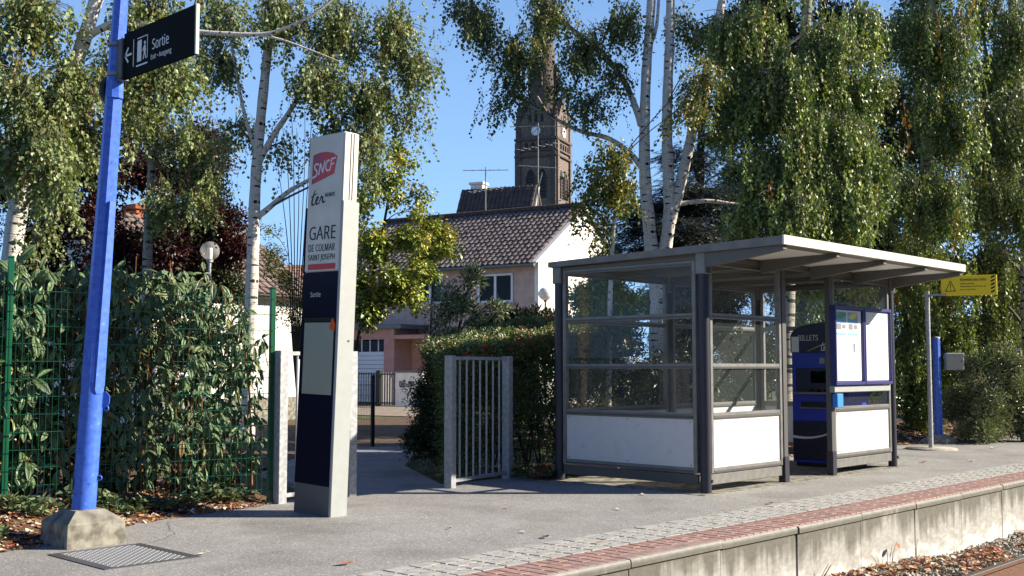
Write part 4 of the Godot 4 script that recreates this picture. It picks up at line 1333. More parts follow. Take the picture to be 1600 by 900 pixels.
			s2.box(Vector3(0.52, y0 + 0.42, 0.054), Vector3(0.585, y0 + 0.53, 0.0552), 0.0)
			part("poster_picture", s2, M.ink_soft, paper)
			for r in [[0.38, 0.66, 0.36], [0.06, 0.37, 0.30], [0.37, 0.373, 0.0]]:
				if r[2] > 0: ink.box(Vector3(r[0], y0 + r[2], 0.054), Vector3(r[1], y0 + r[2] + 0.004, 0.0551), 0.0)
			ink.box(Vector3(0.372, y0 + 0.07, 0.054), Vector3(0.376, y1 - 0.38, 0.0551), 0.0)
			for j in 9:
				ink.box(Vector3(0.10, y0 + 0.13 + j * 0.016, 0.054), Vector3(0.10 + rnd(0.10, 0.22), y0 + 0.133 + j * 0.016, 0.0551), 0.0)
		else:
			for r in [0.20, 0.37, 0.56, 0.66, 0.79]:
				ink.box(Vector3(0.08, y0 + r, 0.054), Vector3(w - 0.08, y0 + r + 0.004, 0.0551), 0.0)
			for j in 12:
				var yy := y0 + 0.10 + j * 0.062
				ink.box(Vector3(0.10, yy, 0.054), Vector3(0.10 + rnd(0.12, 0.45), yy + 0.003, 0.0551), 0.0)
			for j in 5:
				ink.box(Vector3(0.34, y0 + 0.575 + j * 0.017, 0.054), Vector3(0.34 + rnd(0.15, 0.24), y0 + 0.579 + j * 0.017, 0.0551), 0.0)
		part("print", ink, M.ink_soft, paper)
		var gl := Shape.new()
		gl.box(Vector3(0.05, y0 + 0.055, 0.072), Vector3(w - 0.05, y1 - 0.055, 0.075), 0.0)
		part("glass_pane", gl, M.glass, c)
	# plate below the cases, leaflet box
	bx.call("shelf_plate", Vector3(12.93, 1.035, zf + 0.03), Vector3(14.50, 1.12, zf + 0.10), M.alu_pale, 0.008)
	var lb := thing("leaflet_box", "small bright blue box under the left notice case by the doorway", "box", Vector3(12.95, 0.85, zf + 0.055))
	var s3 := Shape.new()
	s3.box(Vector3(0, 0, 0), Vector3(0.16, 0.17, 0.07), 0.008)
	part("body", s3, M.box_blue, lb)
	var s4 := Shape.new()
	s4.box(Vector3(0.02, 0.165, 0.02), Vector3(0.14, 0.175, 0.05), 0.0)
	part("slot", s4, M.ink, lb)
	# bench along the back wall
	var bn := thing("bench", "grey bench along the back wall inside the glass shelter", "bench", Vector3(10.6, 0, -8.62))
	for k in 4:
		var sl := Shape.new()
		sl.box(Vector3(0, 0.43, -0.20 + k * 0.105), Vector3(2.7, 0.46, -0.11 + k * 0.105), 0.006)
		part("slat", sl, M.alu, bn)
	for x in [0.25, 2.4]:
		var lg := Shape.new()
		lg.box(Vector3(x, 0.0, -0.03), Vector3(x + 0.06, 0.43, 0.03), 0.005)
		lg.box(Vector3(x, 0.39, -0.19), Vector3(x + 0.06, 0.43, -0.03), 0.005)
		lg.box(Vector3(x, 0.39, 0.03), Vector3(x + 0.06, 0.43, 0.19), 0.005)
		part("leg", lg, M.alu_dark, bn)

func build_machine() -> void:
	# ticket machine inside the right end of the shelter, its face towards the doorway
	var t := thing("ticket_machine", "dark blue ticket machine with arched top marked BILLETS inside the shelter", "ticket machine", Vector3(13.9, 0, -7.50))
	var f := Transform3D(Basis(Vector3(0, 0, 1), Vector3.UP, Vector3(-1, 0, 0)), Vector3.ZERO)   # x runs towards the track, z towards the doorway
	var hw := 0.42
	var prof := PackedVector2Array([Vector2(-hw, 0.06), Vector2(hw, 0.06), Vector2(hw, 1.78)])
	for k in range(0, 11):
		var a := lerpf(0.0, PI, k / 10.0)
		prof.append(Vector2(cos(a) * hw, 1.78 + sin(a) * 0.17))
	prof.remove_at(2)
	var s := Shape.new()
	s.prism(prof, -0.55, 0.0, f)
	part("cabinet", s, M.machine_blue, t)
	var ft := Shape.new()
	ft.box(Vector3(-hw + 0.03, 0.0, -0.52), Vector3(hw - 0.03, 0.06, -0.03), 0.0, f)
	part("plinth", ft, M.black, t)
	var crown := Shape.new()
	var cp := PackedVector2Array([Vector2(-hw, 1.55), Vector2(hw, 1.55)])
	for k in range(0, 11):
		var a := lerpf(0.0, PI, k / 10.0)
		cp.append(Vector2(cos(a) * hw, 1.78 + sin(a) * 0.17))
	crown.prism(cp, 0.0, 0.035, f)
	var cr := part("header", crown, M.machine_dark, t)
	lettering("BILLETS", 0.30, 0.075, M.sign_white, cr, f.translated_local(Vector3(-0.30, 1.715, 0.035)))
	var swoosh := Shape.new()
	var sp := PackedVector2Array(); var sw := []
	for k in 9:
		var a := k / 8.0
		sp.append(Vector2(-0.16 + 0.56 * a, 1.57 + 0.135 * sin(a * PI * 0.55))); sw.append(0.008 + 0.014 * a)
	swoosh.ribbon(sp, sw, 0.035, 0.037, f)
	part("swoosh", swoosh, M.gold, cr)
	var script := func(scale: float, where: Vector2, z: float, called: String, parent: Node, lean: float) -> void:
		var sc := Shape.new()
		var lines := [[Vector2(0.055, 0.14), Vector2(0.03, 0.06), Vector2(0.02, 0.01), Vector2(0.05, 0.0)], [Vector2(0.0, 0.085), Vector2(0.08, 0.10)], [Vector2(0.05, 0.0), Vector2(0.095, 0.045), Vector2(0.085, 0.075), Vector2(0.065, 0.05), Vector2(0.075, 0.005), Vector2(0.12, 0.01)], [Vector2(0.12, 0.01), Vector2(0.145, 0.075), Vector2(0.165, 0.06), Vector2(0.165, 0.02), Vector2(0.185, 0.0), Vector2(0.23, 0.03)]]
		for l in lines:
			var ps := PackedVector2Array(); var ws := []
			for q in l:
				var r: Vector2 = (q * scale).rotated(lean)
				ps.append(r + where); ws.append(0.013 * scale)
			sc.ribbon(ps, ws, z, z + 0.0015, f)
		part(called, sc, M.sign_white, parent)
	script.call(0.8, Vector2(0.03, 1.575), 0.037, "script_logo", cr, 0.0)
	var pn := Shape.new()
	pn.box(Vector3(-hw + 0.02, 1.56, 0.035), Vector3(-hw + 0.13, 1.77, 0.0385), 0.0, f)
	part("notice", pn, M.paper, cr)
	var low := Shape.new()
	low.box(Vector3(-hw + 0.005, 0.10, 0.0), Vector3(hw - 0.005, 0.62, 0.02), 0.006, f)
	var lo := part("lower_panel", low, M.machine_dark, t)
	script.call(1.35, Vector2(0.25, 0.22), 0.0205, "script_logo", lo, 1.0)
	var arc := Shape.new()
	sp = PackedVector2Array(); sw = []
	for k in 11:
		var a := k / 10.0
		sp.append(Vector2(-hw + 0.02 + 0.70 * a, 0.405 - 0.05 * sin(a * PI * 0.6) + 0.19 * a * a)); sw.append(0.036 * (1.0 - 0.7 * a))
	arc.ribbon(sp, sw, 0.0202, 0.0215, f)
	part("swoosh", arc, M.sign_white, lo)
	var rec := Shape.new()
	rec.box(Vector3(-hw + 0.06, 1.02, 0.0), Vector3(hw - 0.06, 1.34, 0.014), 0.004, f)
	part("screen_bezel", rec, M.machine_dark, t)
	var scr := Shape.new()
	scr.box(Vector3(-0.13, 1.14, 0.014), Vector3(0.12, 1.30, 0.018), 0.0, f)
	part("screen", scr, M.window_glass, t)
	var shf := Shape.new()
	shf.box(Vector3(-hw + 0.05, 0.985, 0.0), Vector3(hw - 0.05, 1.02, 0.10), 0.006, f)
	part("shelf", shf, M.alu, t)
	var kn := Shape.new()
	for x in [-0.12, -0.02, 0.08]:
		kn.tube([f * Vector3(x, 1.02, 0.06), f * Vector3(x, 1.05, 0.06)], [0.03, 0.026], 12)
	part("selector_knob", kn, M.black, t)
	var cardr := Shape.new()
	cardr.box(Vector3(0.0, 1.40, 0.0), Vector3(0.08, 1.48, 0.012), 0.003, f)
	part("card_reader", cardr, M.alu_pale, t)
	var cs := Shape.new()
	cs.box(Vector3(0.16, 1.42, 0.0), Vector3(0.27, 1.45, 0.010), 0.002, f)
	part("coin_slot", cs, M.red, t)
	var tray := Shape.new()
	tray.box(Vector3(-0.29, 0.81, 0.0), Vector3(0.25, 0.885, 0.008), 0.002, f)
	part("ticket_tray", tray, M.black, t)
	var lip := Shape.new()
	lip.box(Vector3(-0.30, 0.79, 0.0), Vector3(0.26, 0.81, 0.03), 0.004, f)
	part("tray_lip", lip, M.alu, t)

func window_part(parent: Node, f: Transform3D, x0: float, x1: float, y0: float, y1: float, split: bool) -> void:
	# frame proud of the wall's recess, panes behind it, a sill
	var fr := Shape.new()
	var w := 0.09
	for r in [[x0, x1, y0, y0 + w], [x0, x1, y1 - w, y1], [x0, x0 + w, y0 + w, y1 - w], [x1 - w, x1, y0 + w, y1 - w]]:
		fr.box(Vector3(r[0], r[2], 0.004), Vector3(r[1], r[3], 0.06), 0.01, f)
	var mid := (x0 + x1) / 2
	if split: fr.box(Vector3(mid - 0.055, y0 + w, 0.004), Vector3(mid + 0.055, y1 - w, 0.058), 0.01, f)
	var win := part("window", fr, M.frame_white, parent)
	var g := Shape.new()
	g.box(Vector3(x0 + w, y0 + w, 0.006), Vector3(x1 - w, y1 - w, 0.02), 0.0, f)
	part("pane", g, M.window_glass, win)
	var sl := Shape.new()
	sl.box(Vector3(x0 - 0.08, y0 - 0.09, 0.003), Vector3(x1 + 0.08, y0 - 0.005, 0.13), 0.01, f)
	part("sill", sl, M.pink, win)

func tiled_slope(parent: Node, called: String, f: Transform3D, width: float, length: float, col: Color) -> void:
	# f: origin at the eave's left end, x along the eave, y up the slope, z out of the roof
	var s := Shape.new()
	var rad := 0.11
	for k in 4:
		var a0 := PI * k / 4.0; var a1 := PI * (k + 1) / 4.0
		var p := func(a: float, y: float, lift: float) -> Vector3: return Vector3(-cos(a) * rad, y, sin(a) * 0.055 + lift)
		s.quad(p.call(a0, 0, 0.035), p.call(a1, 0, 0.035), p.call(a1, 0.40, 0.0), p.call(a0, 0.40, 0.0), Vector3(-cos((a0 + a1) / 2), 0, 1))
	s.quad(Vector3(-rad, 0, 0.0), Vector3(rad, 0, 0.0), Vector3(rad, 0, 0.035), Vector3(-rad, 0, 0.035), Vector3(0, -1, 0))
	s.quad(Vector3(rad, 0, 0.02), Vector3(0.14, 0, 0.02), Vector3(0.14, 0.4, 0.0), Vector3(rad, 0.4, 0.0), Vector3(0, 0, 1))
	var places := []; var cols := []
	for j in int(length / 0.33) + 1:
		for i in int(width / 0.25) + 1:
			places.append(f * Transform3D(Basis.from_euler(Vector3(0, 0, rnd(-0.03, 0.03))), Vector3(0.12 + i * 0.25 + rnd(-0.008, 0.008), j * 0.33 + rnd(-0.012, 0.012), rnd(-0.006, 0.006))))
			var w := rnd(0.82, 1.18)
			cols.append(Color(col.r * w, col.g * w, col.b * w))
	many(called, s.mesh(M.tile_roof), places, cols, parent)

func build_pink_house() -> void:
	var h := thing("pink_house", "two storey pale pink house with tiled gable roof and pink garage", "house", Vector3(30.97, -0.06, -28.38))
	h.rotation.y = YAW - deg_to_rad(31.7)
	var wd := 9.6; var dp := 7.15; var ev := 5.42; var rise := 2.35
	var b := Shape.new()
	b.box(Vector3(-wd, 0, -dp + 0.02), Vector3(-0.02, ev, 0))
	part("wall", b, M.pink, h)
	# gable end, white
	var g := Shape.new()
	g.prism(PackedVector2Array([Vector2(0, 0), Vector2(dp, 0), Vector2(dp, ev + 0.1), Vector2(dp / 2, ev + rise - 0.02), Vector2(0, ev + 0.1)]), -0.02, 0.15, Transform3D(Basis(Vector3(0, 0, -1), Vector3.UP, Vector3(1, 0, 0)), Vector3.ZERO))
	part("gable_wall", g, M.render_white, h)
	var g2 := Shape.new()
	g2.prism(PackedVector2Array([Vector2(0, ev - 0.1), Vector2(dp, ev - 0.1), Vector2(dp / 2, ev + rise - 0.04)]), 0.0, 0.2, Transform3D(Basis(Vector3(0, 0, -1), Vector3.UP, Vector3(1, 0, 0)), Vector3(-wd - 0.2, 0, 0)))
	part("gable_wall", g2, M.pink, h)
	# roof: two boarded slopes with tiles
	var slope := atan2(rise, dp / 2); var len := dp / 2 / cos(slope) + 0.42
	var rf := Node3D.new(); rf.name = "roof"; h.add_child(rf)
	for side in 2:
		var y0 := ev + 0.02 - 0.42 * sin(slope)
		var fr: Transform3D
		if side == 0:
			fr = Transform3D(Basis(Vector3.RIGHT, Vector3(0, sin(slope), -cos(slope)), Vector3(0, cos(slope), sin(slope))), Vector3(-wd - 0.3, y0, 0.42 * cos(slope)))
		else:
			fr = Transform3D(Basis(Vector3.LEFT, Vector3(0, sin(slope), cos(slope)), Vector3(0, cos(slope), -sin(slope))), Vector3(0.22, y0, -dp - 0.42 * cos(slope)))
		var dk := Shape.new()
		dk.box(Vector3(0, 0, 0.02), Vector3(wd + 0.5, len + 0.02, 0.09), 0.0, fr)
		part("roof_deck", dk, M.old_roof, rf)
		tiled_slope(rf, "roof_tiles", fr.translated_local(Vector3(0, -0.04, 0.095)), wd + 0.3, len - 0.15, Color(0.145, 0.118, 0.105))
	var ridge := Shape.new()
	for i in 33:
		ridge.tube([Vector3(-wd - 0.25 + i * 0.305, ev + rise + 0.19, -dp / 2), Vector3(-wd + 0.06 + i * 0.305, ev + rise + 0.21, -dp / 2)], [0.13, 0.115], 8)
	part("ridge_tiles", ridge, M.old_roof, rf).set_meta("kind", "stuff")
	var gut := Shape.new()
	gut.tube([Vector3(-wd - 0.3, ev - 0.18, 0.42), Vector3(0.22, ev - 0.18, 0.42)], [0.075, 0.075], 8)
	part("gutter", gut, M.zinc, h)
	var bb := Shape.new()
	bb.bar(Vector3(0.20, ev - 0.10, 0.40), Vector3(0.20, ev + rise + 0.06, -dp / 2 + 0.02), 0.05, 0.2, 0.0, Vector3.RIGHT)
	bb.bar(Vector3(0.20, ev - 0.10, -dp - 0.40), Vector3(0.20, ev + rise + 0.06, -dp / 2 - 0.02), 0.05, 0.2, 0.0, Vector3.RIGHT)
	part("verge_board", bb, M.render_white, h)
	var f := Transform3D()
	window_part(h, f, -5.45, -4.20, 3.93, 5.02, true)
	window_part(h, f, -2.55, -0.95, 3.88, 5.0, true)
	window_part(h, f, -2.55, -1.2, 1.0, 2.3, true)
	# awning inside the left window's reflection is left to the glass
	# garage wing with flat roof
	var ax0 := -9.6; var az := 1.6
	var wing := Shape.new()
	wing.box(Vector3(ax0, 0, 0.004), Vector3(-7.58, 2.9, az))
	wing.box(Vector3(-5.90, 0, 0.004), Vector3(-5.40, 2.9, az))
	wing.box(Vector3(-7.58, 2.50, 0.004), Vector3(-5.90, 2.9, az - 0.002))
	part("garage_wall", wing, M.pink_deep, h)
	var fr2 := Shape.new()
	fr2.box(Vector3(ax0 - 0.15, 2.9, 0.004), Vector3(-4.9, 3.08, az + 0.25), 0.01)
	part("flat_roof", fr2, M.zinc, h)
	var can := Shape.new()
	can.box(Vector3(-5.39, 2.50, 0.004), Vector3(-3.5, 2.66, az + 0.1), 0.01)
	part("porch_roof", can, M.pink_deep, h)
	var rec := Shape.new()
	rec.box(Vector3(-5.39, 0, 0.004), Vector3(-4.9, 2.495, 0.5))
	part("porch_wall", rec, M.pink_deep, h)
	var gd := Node3D.new(); gd.name = "garage_door"; h.add_child(gd)
	for i in 12:
		var sl := Shape.new()
		sl.box(Vector3(-7.58, 0.02 + i * 0.168, az - 0.25), Vector3(-5.90, 0.178 + i * 0.168, az - 0.20), 0.012)
		part("slat", sl, M.frame_white, gd)
	for i in 4:
		var p := Shape.new()
		p.box(Vector3(-7.56 + i * 0.42, 2.06, az - 0.24), Vector3(-7.19 + i * 0.42, 2.46, az - 0.21), 0.005)
		part("pane", p, M.window_glass, gd)
		var m := Shape.new()
		m.box(Vector3(-7.19 + i * 0.42, 2.04, az - 0.25), Vector3(-7.14 + i * 0.42, 2.5, az - 0.19))
		part("mullion", m, M.frame_white, gd)
	var dr := Shape.new()
	for r in [[-4.85, -4.73, 0.0, 2.3], [-4.10, -3.98, 0.0, 2.3], [-4.73, -4.10, 2.18, 2.3]]:
		dr.box(Vector3(r[0], r[2], 0.004), Vector3(r[1], r[3], 0.09), 0.01)
	var door := part("door", dr, M.frame_white, h)
	var leaf := Shape.new()
	leaf.box(Vector3(-4.73, 0, 0.006), Vector3(-4.10, 2.18, 0.05), 0.0)
	part("leaf", leaf, M.dark_opening, door)
	# aerials on the ridge
	for k in 3:
		var x: float = [-1.95, -4.55, -2.25][k]; var hh: float = [3.7, 2.1, 1.6][k]
		var base := Vector3(x, ev + rise + 0.1, -dp / 2)
		var an := thing("aerial", ["tall television aerial on the pink house's ridge, before the church tower", "small television aerial at the left end of the pink house's ridge", "short slanting aerial mast low on the pink house's ridge"][k], "aerial", h.transform * base, "television aerials on the roof")
		an.rotation.y = h.rotation.y
		var ms := Shape.new()
		ms.tube([Vector3.ZERO, Vector3(0.5 if k == 2 else 0.0, hh, 0)], [0.028, 0.022], 6)
		part("mast", ms, M.alu, an)
		if k == 2: continue
		for j in int([3, 2][k]):
			var bar := Shape.new()
			var y: float = hh - 0.15 - j * 0.85
			var half: float = [1.15, 0.95][k] * (1.0 - 0.12 * j)
			var rot := Basis(Vector3.UP, [0.5, -0.2, 0.9][j])
			bar.rod(rot * Vector3(-half, 0, 0) + Vector3(0, y, 0), rot * Vector3(half, 0, 0) + Vector3(0, y, 0), 0.016, 5)
			for q in 6:
				var e := -half + half * 2 * q / 5.0
				bar.rod(rot * Vector3(e, 0, -0.22) + Vector3(0, y, 0), rot * Vector3(e, 0, 0.22) + Vector3(0, y, 0), 0.009, 4)
			part("antenna", bar, M.alu, an)
	# front garden: bar fence, gate, wall with letter box
	var fz := 3.6
	var fn := thing("garden_fence", "dark bar fence with a pale gate before the pink house", "fence", h.transform * Vector3(-6.70, 0, fz))
	fn.rotation.y = h.rotation.y
	for i in 26:
		var br := Shape.new()
		var x := 0.05 + i * 0.115
		br.box(Vector3(x, 0.05, -0.012), Vector3(x + 0.024, 1.22, 0.012))
		part("bar", br, M.alu_pale if i > 19 else M.fence_black, fn)
	for y in [0.1, 1.15]:
		var rl := Shape.new()
		rl.box(Vector3(0, y, -0.02), Vector3(3.0, y + 0.04, 0.02))
		part("rail", rl, M.fence_black, fn)
	var pp := Shape.new()
	pp.box(Vector3(2.10, 0, -0.10), Vector3(2.28, 1.3, 0.10))
	part("post", pp, M.fence_black, fn)
	var gw := thing("garden_wall", "pale low wall with letter boxes at the pink house's gate", "wall", h.transform * Vector3(-3.67, 0, fz))
	gw.rotation.y = h.rotation.y
	var ws := Shape.new()
	ws.box(Vector3(0, 0, -0.15), Vector3(1.2, 1.22, 0.15))
	part("wall", ws, M.render_white, gw)
	var cp := Shape.new()
	cp.box(Vector3(-0.05, 1.22, -0.2), Vector3(1.25, 1.30, 0.2), 0.01)
	part("coping", cp, M.zinc, gw)
	for k in 2:
		var bx := Shape.new()
		bx.box(Vector3(0.18 + k * 0.4, 0.72, 0.15), Vector3(0.46 + k * 0.4, 0.92, 0.18), 0.01)
		part("letter_box", bx, M.ink_soft, gw)

func simple_house(called: String, label: String, at0: Vector3, turn: float, wd: float, dp: float, ev: float, rise: float, wall: Material, roof: Material, tiles: Color) -> Node3D:
	var h := thing(called, label, "house", at0)
	h.rotation.y = turn
	var b := Shape.new()
	b.prism(PackedVector2Array([Vector2(0, 0), Vector2(dp, 0), Vector2(dp, ev), Vector2(dp / 2, ev + rise), Vector2(0, ev)]), 0.0, wd, Transform3D(Basis(Vector3(0, 0, -1), Vector3.UP, Vector3(1, 0, 0)), Vector3(-wd, 0, 0)))
	part("wall", b, wall, h)
	var slope := atan2(rise, dp / 2); var len := dp / 2 / cos(slope) + 0.3
	var rf := Node3D.new(); rf.name = "roof"; h.add_child(rf)
	for side in 2:
		var y0 := ev + 0.02 - 0.3 * sin(slope)
		var fr: Transform3D
		if side == 0:
			fr = Transform3D(Basis(Vector3.RIGHT, Vector3(0, sin(slope), -cos(slope)), Vector3(0, cos(slope), sin(slope))), Vector3(-wd - 0.2, y0, 0.3 * cos(slope)))
		else:
			fr = Transform3D(Basis(Vector3.LEFT, Vector3(0, sin(slope), cos(slope)), Vector3(0, cos(slope), -sin(slope))), Vector3(0.2, y0, -dp - 0.3 * cos(slope)))
		var dk := Shape.new()
		dk.box(Vector3(0, 0, 0.0), Vector3(wd + 0.4, len + 0.05, 0.12), 0.0, fr)
		part("roof_deck", dk, roof, rf)
		tiled_slope(rf, "roof_tiles", fr.translated_local(Vector3(0, -0.04, 0.125)), wd + 0.2, len - 0.1, tiles)
	return h

func chimney(parent: Node, at0: Vector3, w: float, h: float, d: float, mat: Material) -> void:
	var s := Shape.new()
	s.box(at0 - Vector3(w / 2, 0, d / 2), at0 + Vector3(w / 2, h, d / 2), 0.02)
	s.box(at0 + Vector3(-w / 2 - 0.08, h, -d / 2 - 0.08), at0 + Vector3(w / 2 + 0.08, h + 0.14, d / 2 + 0.08), 0.02)
	part("chimney", s, mat, parent)

func build_houses() -> void:
	# dark roofed house between the pink house and the church
	var p := at(822, 574, 58.0); p.y = -0.06
	var h := simple_house("house", "steep dark roofed house with white gable and white chimney below the church tower", p, YAW - deg_to_rad(24.0), 4.1, 2.3, 8.6, 2.25, M.render_white, M.old_roof, Color(0.085, 0.065, 0.055))
	chimney(h, Vector3(-3.45, 10.4, -1.5), 0.72, 0.95, 0.6, M.render_white)
	var pr := Shape.new()
	pr.prism(PackedVector2Array([Vector2(0.12, 8.2), Vector2(-0.16, 8.2), Vector2(1.10, 10.98), Vector2(1.24, 10.98)]), 0.0, 0.25, Transform3D(Basis(Vector3(0, 0, -1), Vector3.UP, Vector3(1, 0, 0)), Vector3(0.03, 0, 0)))
	part("parapet", pr, M.concrete_pale, h)
	# white house at the left behind the birches
	p = at(486, 574, 31.0); p.y = -0.06
	h = simple_house("white_house", "bright white house with brown tiled roof and two chimneys, left behind the birches", p, YAW + deg_to_rad(52.0), 5.2, 6.5, 3.35, 2.0, M.render_white, M.old_roof, Color(0.20, 0.15, 0.125))
	chimney(h, Vector3(-2.2, 4.3, -3.2), 0.7, 1.15, 0.6, M.concrete)
	chimney(h, Vector3(-3.3, 4.2, -3.4), 0.45, 1.5, 0.5, M.terracotta)
	var bnd := Shape.new()
	bnd.box(Vector3(-5.1, 0, 0.003), Vector3(-0.02, 0.62, 0.04))
	part("base_band", bnd, M.concrete, h)
	var fr := Transform3D()
	window_part(h, fr, -4.4, -3.4, 1.2, 2.4, true)
	# orange roofed house behind the maple
	p = at(600, 574, 60.0); p.y = -0.06
	h = simple_house("house", "brown tiled house roof with terracotta chimneys, behind the yellow maple", p, YAW + deg_to_rad(10.0), 9.0, 7.0, 4.9, 2.1, M.render_white, M.old_roof, Color(0.24, 0.14, 0.10))
	chimney(h, Vector3(-0.9, 6.2, -3.4), 0.8, 2.6, 0.7, M.terracotta)
	chimney(h, Vector3(-6.5, 6.1, -3.0), 0.8, 1.6, 0.7, M.terracotta)

func lancet(x: float, y0: float, y1: float, w: float, n := 6) -> PackedVector2Array:
	var q := PackedVector2Array([Vector2(x - w / 2, y0), Vector2(x + w / 2, y0)])
	for k in n:
		var a := float(k) / n
		q.append(Vector2(x + w / 2 * cos(a * PI / 2 * 0.98), y1 + w * 0.95 * sin(a * PI / 2)))
	q.append(Vector2(x, y1 + w))
	for k in range(n - 1, -1, -1):
		var a := float(k) / n
		q.append(Vector2(x - w / 2 * cos(a * PI / 2 * 0.98), y1 + w * 0.95 * sin(a * PI / 2)))
	return q

func build_church() -> void:
	var D := 170.0
	var m := D / FOCAL                       # metres to a photograph pixel there
	var p := at(870, 574, D); p.y = 0
	var t := thing("church_tower", "brown stone church tower with white clock face, belfry windows and tall spire", "church", p)
	t.rotation.y = YAW - deg_to_rad(22.0)
	var Y := func(v: float) -> float: return EYE_HEIGHT + (574.0 - v) * m
	var w := 6.55
	# front face spans x from -w to 0 at z = 0; the right, sunlit face lies at x = 0
	var b := Shape.new()
	b.box(Vector3(-w, 0, -w), Vector3(0, Y.call(186), 0))
	part("shaft", b, M.church, t)
	var fronts := [Transform3D(Basis(), Vector3(-w / 2, 0, 0)), Transform3D(Basis(Vector3.UP, PI / 2), Vector3(0, 0, -w / 2)), Transform3D(Basis(Vector3.UP, PI), Vector3(-w / 2, 0, -w)), Transform3D(Basis(Vector3.UP, -PI / 2), Vector3(-w, 0, -w / 2))]
	for k in 4:
		var f: Transform3D = fronts[k]
		# corner buttresses
		for x in [-w / 2, w / 2 - 0.75]:
			var s := Shape.new()
			s.box(Vector3(x, 0, 0.002), Vector3(x + 0.75, Y.call(215), 0.32), 0.03, f)
			s.box(Vector3(x + 0.05, Y.call(215), 0.002), Vector3(x + 0.68, Y.call(176), 0.2), 0.03, f)
			part("buttress", s, M.church_dark if k % 2 == 0 else M.church, t)
		for band in [[209, 213, 0.34], [228, 231, 0.30], [237, 240, 0.36]]:
			var s := Shape.new()
			s.box(Vector3(-w / 2 - 0.2, Y.call(band[1]), 0.002), Vector3(w / 2 + 0.2, Y.call(band[0]), band[2]), 0.03, f)
			part("cornice", s, M.church_dark, t)
		# small arcade below the clock
		for i in 4:
			var s := Shape.new()
			var x := -1.65 + i * 1.1
			s.prism(lancet(x, Y.call(228), Y.call(221), 0.55, 4), 0.01, 0.03, f)
			var win := part("window", s, M.dark_opening, t)
			var jm := Shape.new()
			jm.box(Vector3(x + 0.42, Y.call(228), 0.002), Vector3(x + 0.66, Y.call(217), 0.2), 0.02, f)
			part("colonnette", jm, M.church, win)
		# belfry openings with louvres
		for x in [-0.95, 0.95]:
			var s := Shape.new()
			s.prism(lancet(x, Y.call(306), Y.call(272), 1.25, 6), 0.01, 0.03, f)
			var win := part("belfry_opening", s, M.dark_opening, t)
			var fr := Shape.new()
			for sx in [-0.72, 0.66]:
				fr.box(Vector3(x + sx, Y.call(306), 0.002), Vector3(x + sx + 0.08, Y.call(270), 0.2), 0.0, f)
			for i in 7:
				fr.box(Vector3(x - 0.6, Y.call(304 - i * 5.2), 0.03), Vector3(x + 0.6, Y.call(303 - i * 5.2), 0.10), 0.0, f)
			part("louvre", fr, M.church_dark, win)
		# gable over each face
		var gb := Shape.new()
		gb.prism(PackedVector2Array([Vector2(-w / 2 + 0.5, Y.call(186)), Vector2(w / 2 - 0.5, Y.call(186)), Vector2(0, Y.call(138))]), -0.7, 0.08, f)
		part("gable", gb, M.church, t)
		for i in 3:
			var s := Shape.new()
			s.prism(lancet(-1.0 + i * 1.0, Y.call(184), Y.call(176 if i != 1 else 170), 0.5, 4), 0.085, 0.10, f)
			part("gable_window", s, M.dark_opening, t)
		# clock
		var ring := Shape.new()
		ring.box(Vector3(-1.1, Y.call(198) - 1.1, 0.002), Vector3(1.1, Y.call(198) + 1.1, 0.10), 0.02, f)
		part("clock_stone", ring, M.church, t)
		var c := Vector3(0, Y.call(198), 0.10)
		var dial := Shape.new()
		dial.tube([f * c, f * (c + Vector3(0, 0, 0.06))], [0.86, 0.86], 32)
		var dk := part("clock", dial, flat(Color(0.10, 0.12, 0.25), 0.5), t)
		var fc := Shape.new()
		fc.tube([f * (c + Vector3(0, 0, 0.06)), f * (c + Vector3(0, 0, 0.08))], [0.76, 0.76], 32)
		part("dial", fc, flat(Color(0.97, 0.97, 0.96), 0.6), dk)
		var marks := Shape.new()
		for i in 12:
			var a := TAU * i / 12
			marks.ribbon(PackedVector2Array([Vector2(sin(a) * 0.52, c.y + cos(a) * 0.52), Vector2(sin(a) * 0.70, c.y + cos(a) * 0.70)]), [0.045, 0.045], c.z + 0.08, c.z + 0.09, f)
		part("numerals", marks, M.ink, dk)
		var hands := Shape.new()
		hands.ribbon(PackedVector2Array([Vector2(0, c.y), Vector2(0.20, c.y + 0.42)]), [0.08, 0.05], c.z + 0.09, c.z + 0.10, f)
		hands.ribbon(PackedVector2Array([Vector2(0, c.y), Vector2(-0.50, c.y - 0.38)]), [0.07, 0.04], c.z + 0.101, c.z + 0.11, f)
		part("hands", hands, M.case_blue, dk)
		# corner pinnacle
		var pn := Shape.new()
		var corner := f * Vector3(-w / 2 + 0.35, Y.call(186), -0.35)
		pn.lathe([Vector2(0.55, 0), Vector2(0.5, 1.2), Vector2(0.65, 1.3), Vector2(0.0, 4.0)], 8, Transform3D(Basis(), corner), false)
		part("pinnacle", pn, M.church_dark, t)
	var sp := Shape.new()
	var mid := Vector3(-w / 2, 0, -w / 2)
	sp.lathe([Vector2(2.9, Y.call(186)), Vector2(2.2, Y.call(130)), Vector2(1.75, Y.call(60)), Vector2(1.3, Y.call(-20)), Vector2(0.0, Y.call(-190))], 8, Transform3D(Basis(Vector3.UP, PI / 8), mid), false)
	part("spire", sp, M.church_dark, t)
	for k in 4:
		var a := PI / 2 * k
		var lc := Shape.new()
		var f := Transform3D(Basis(Vector3.UP, a), mid)
		lc.prism(PackedVector2Array([Vector2(-0.6, Y.call(122)), Vector2(0.6, Y.call(122)), Vector2(0.6, Y.call(105)), Vector2(0, Y.call(84)), Vector2(-0.6, Y.call(105))]), 1.0, 2.35, f)
		part("spire_dormer", lc, M.church_dark, t)

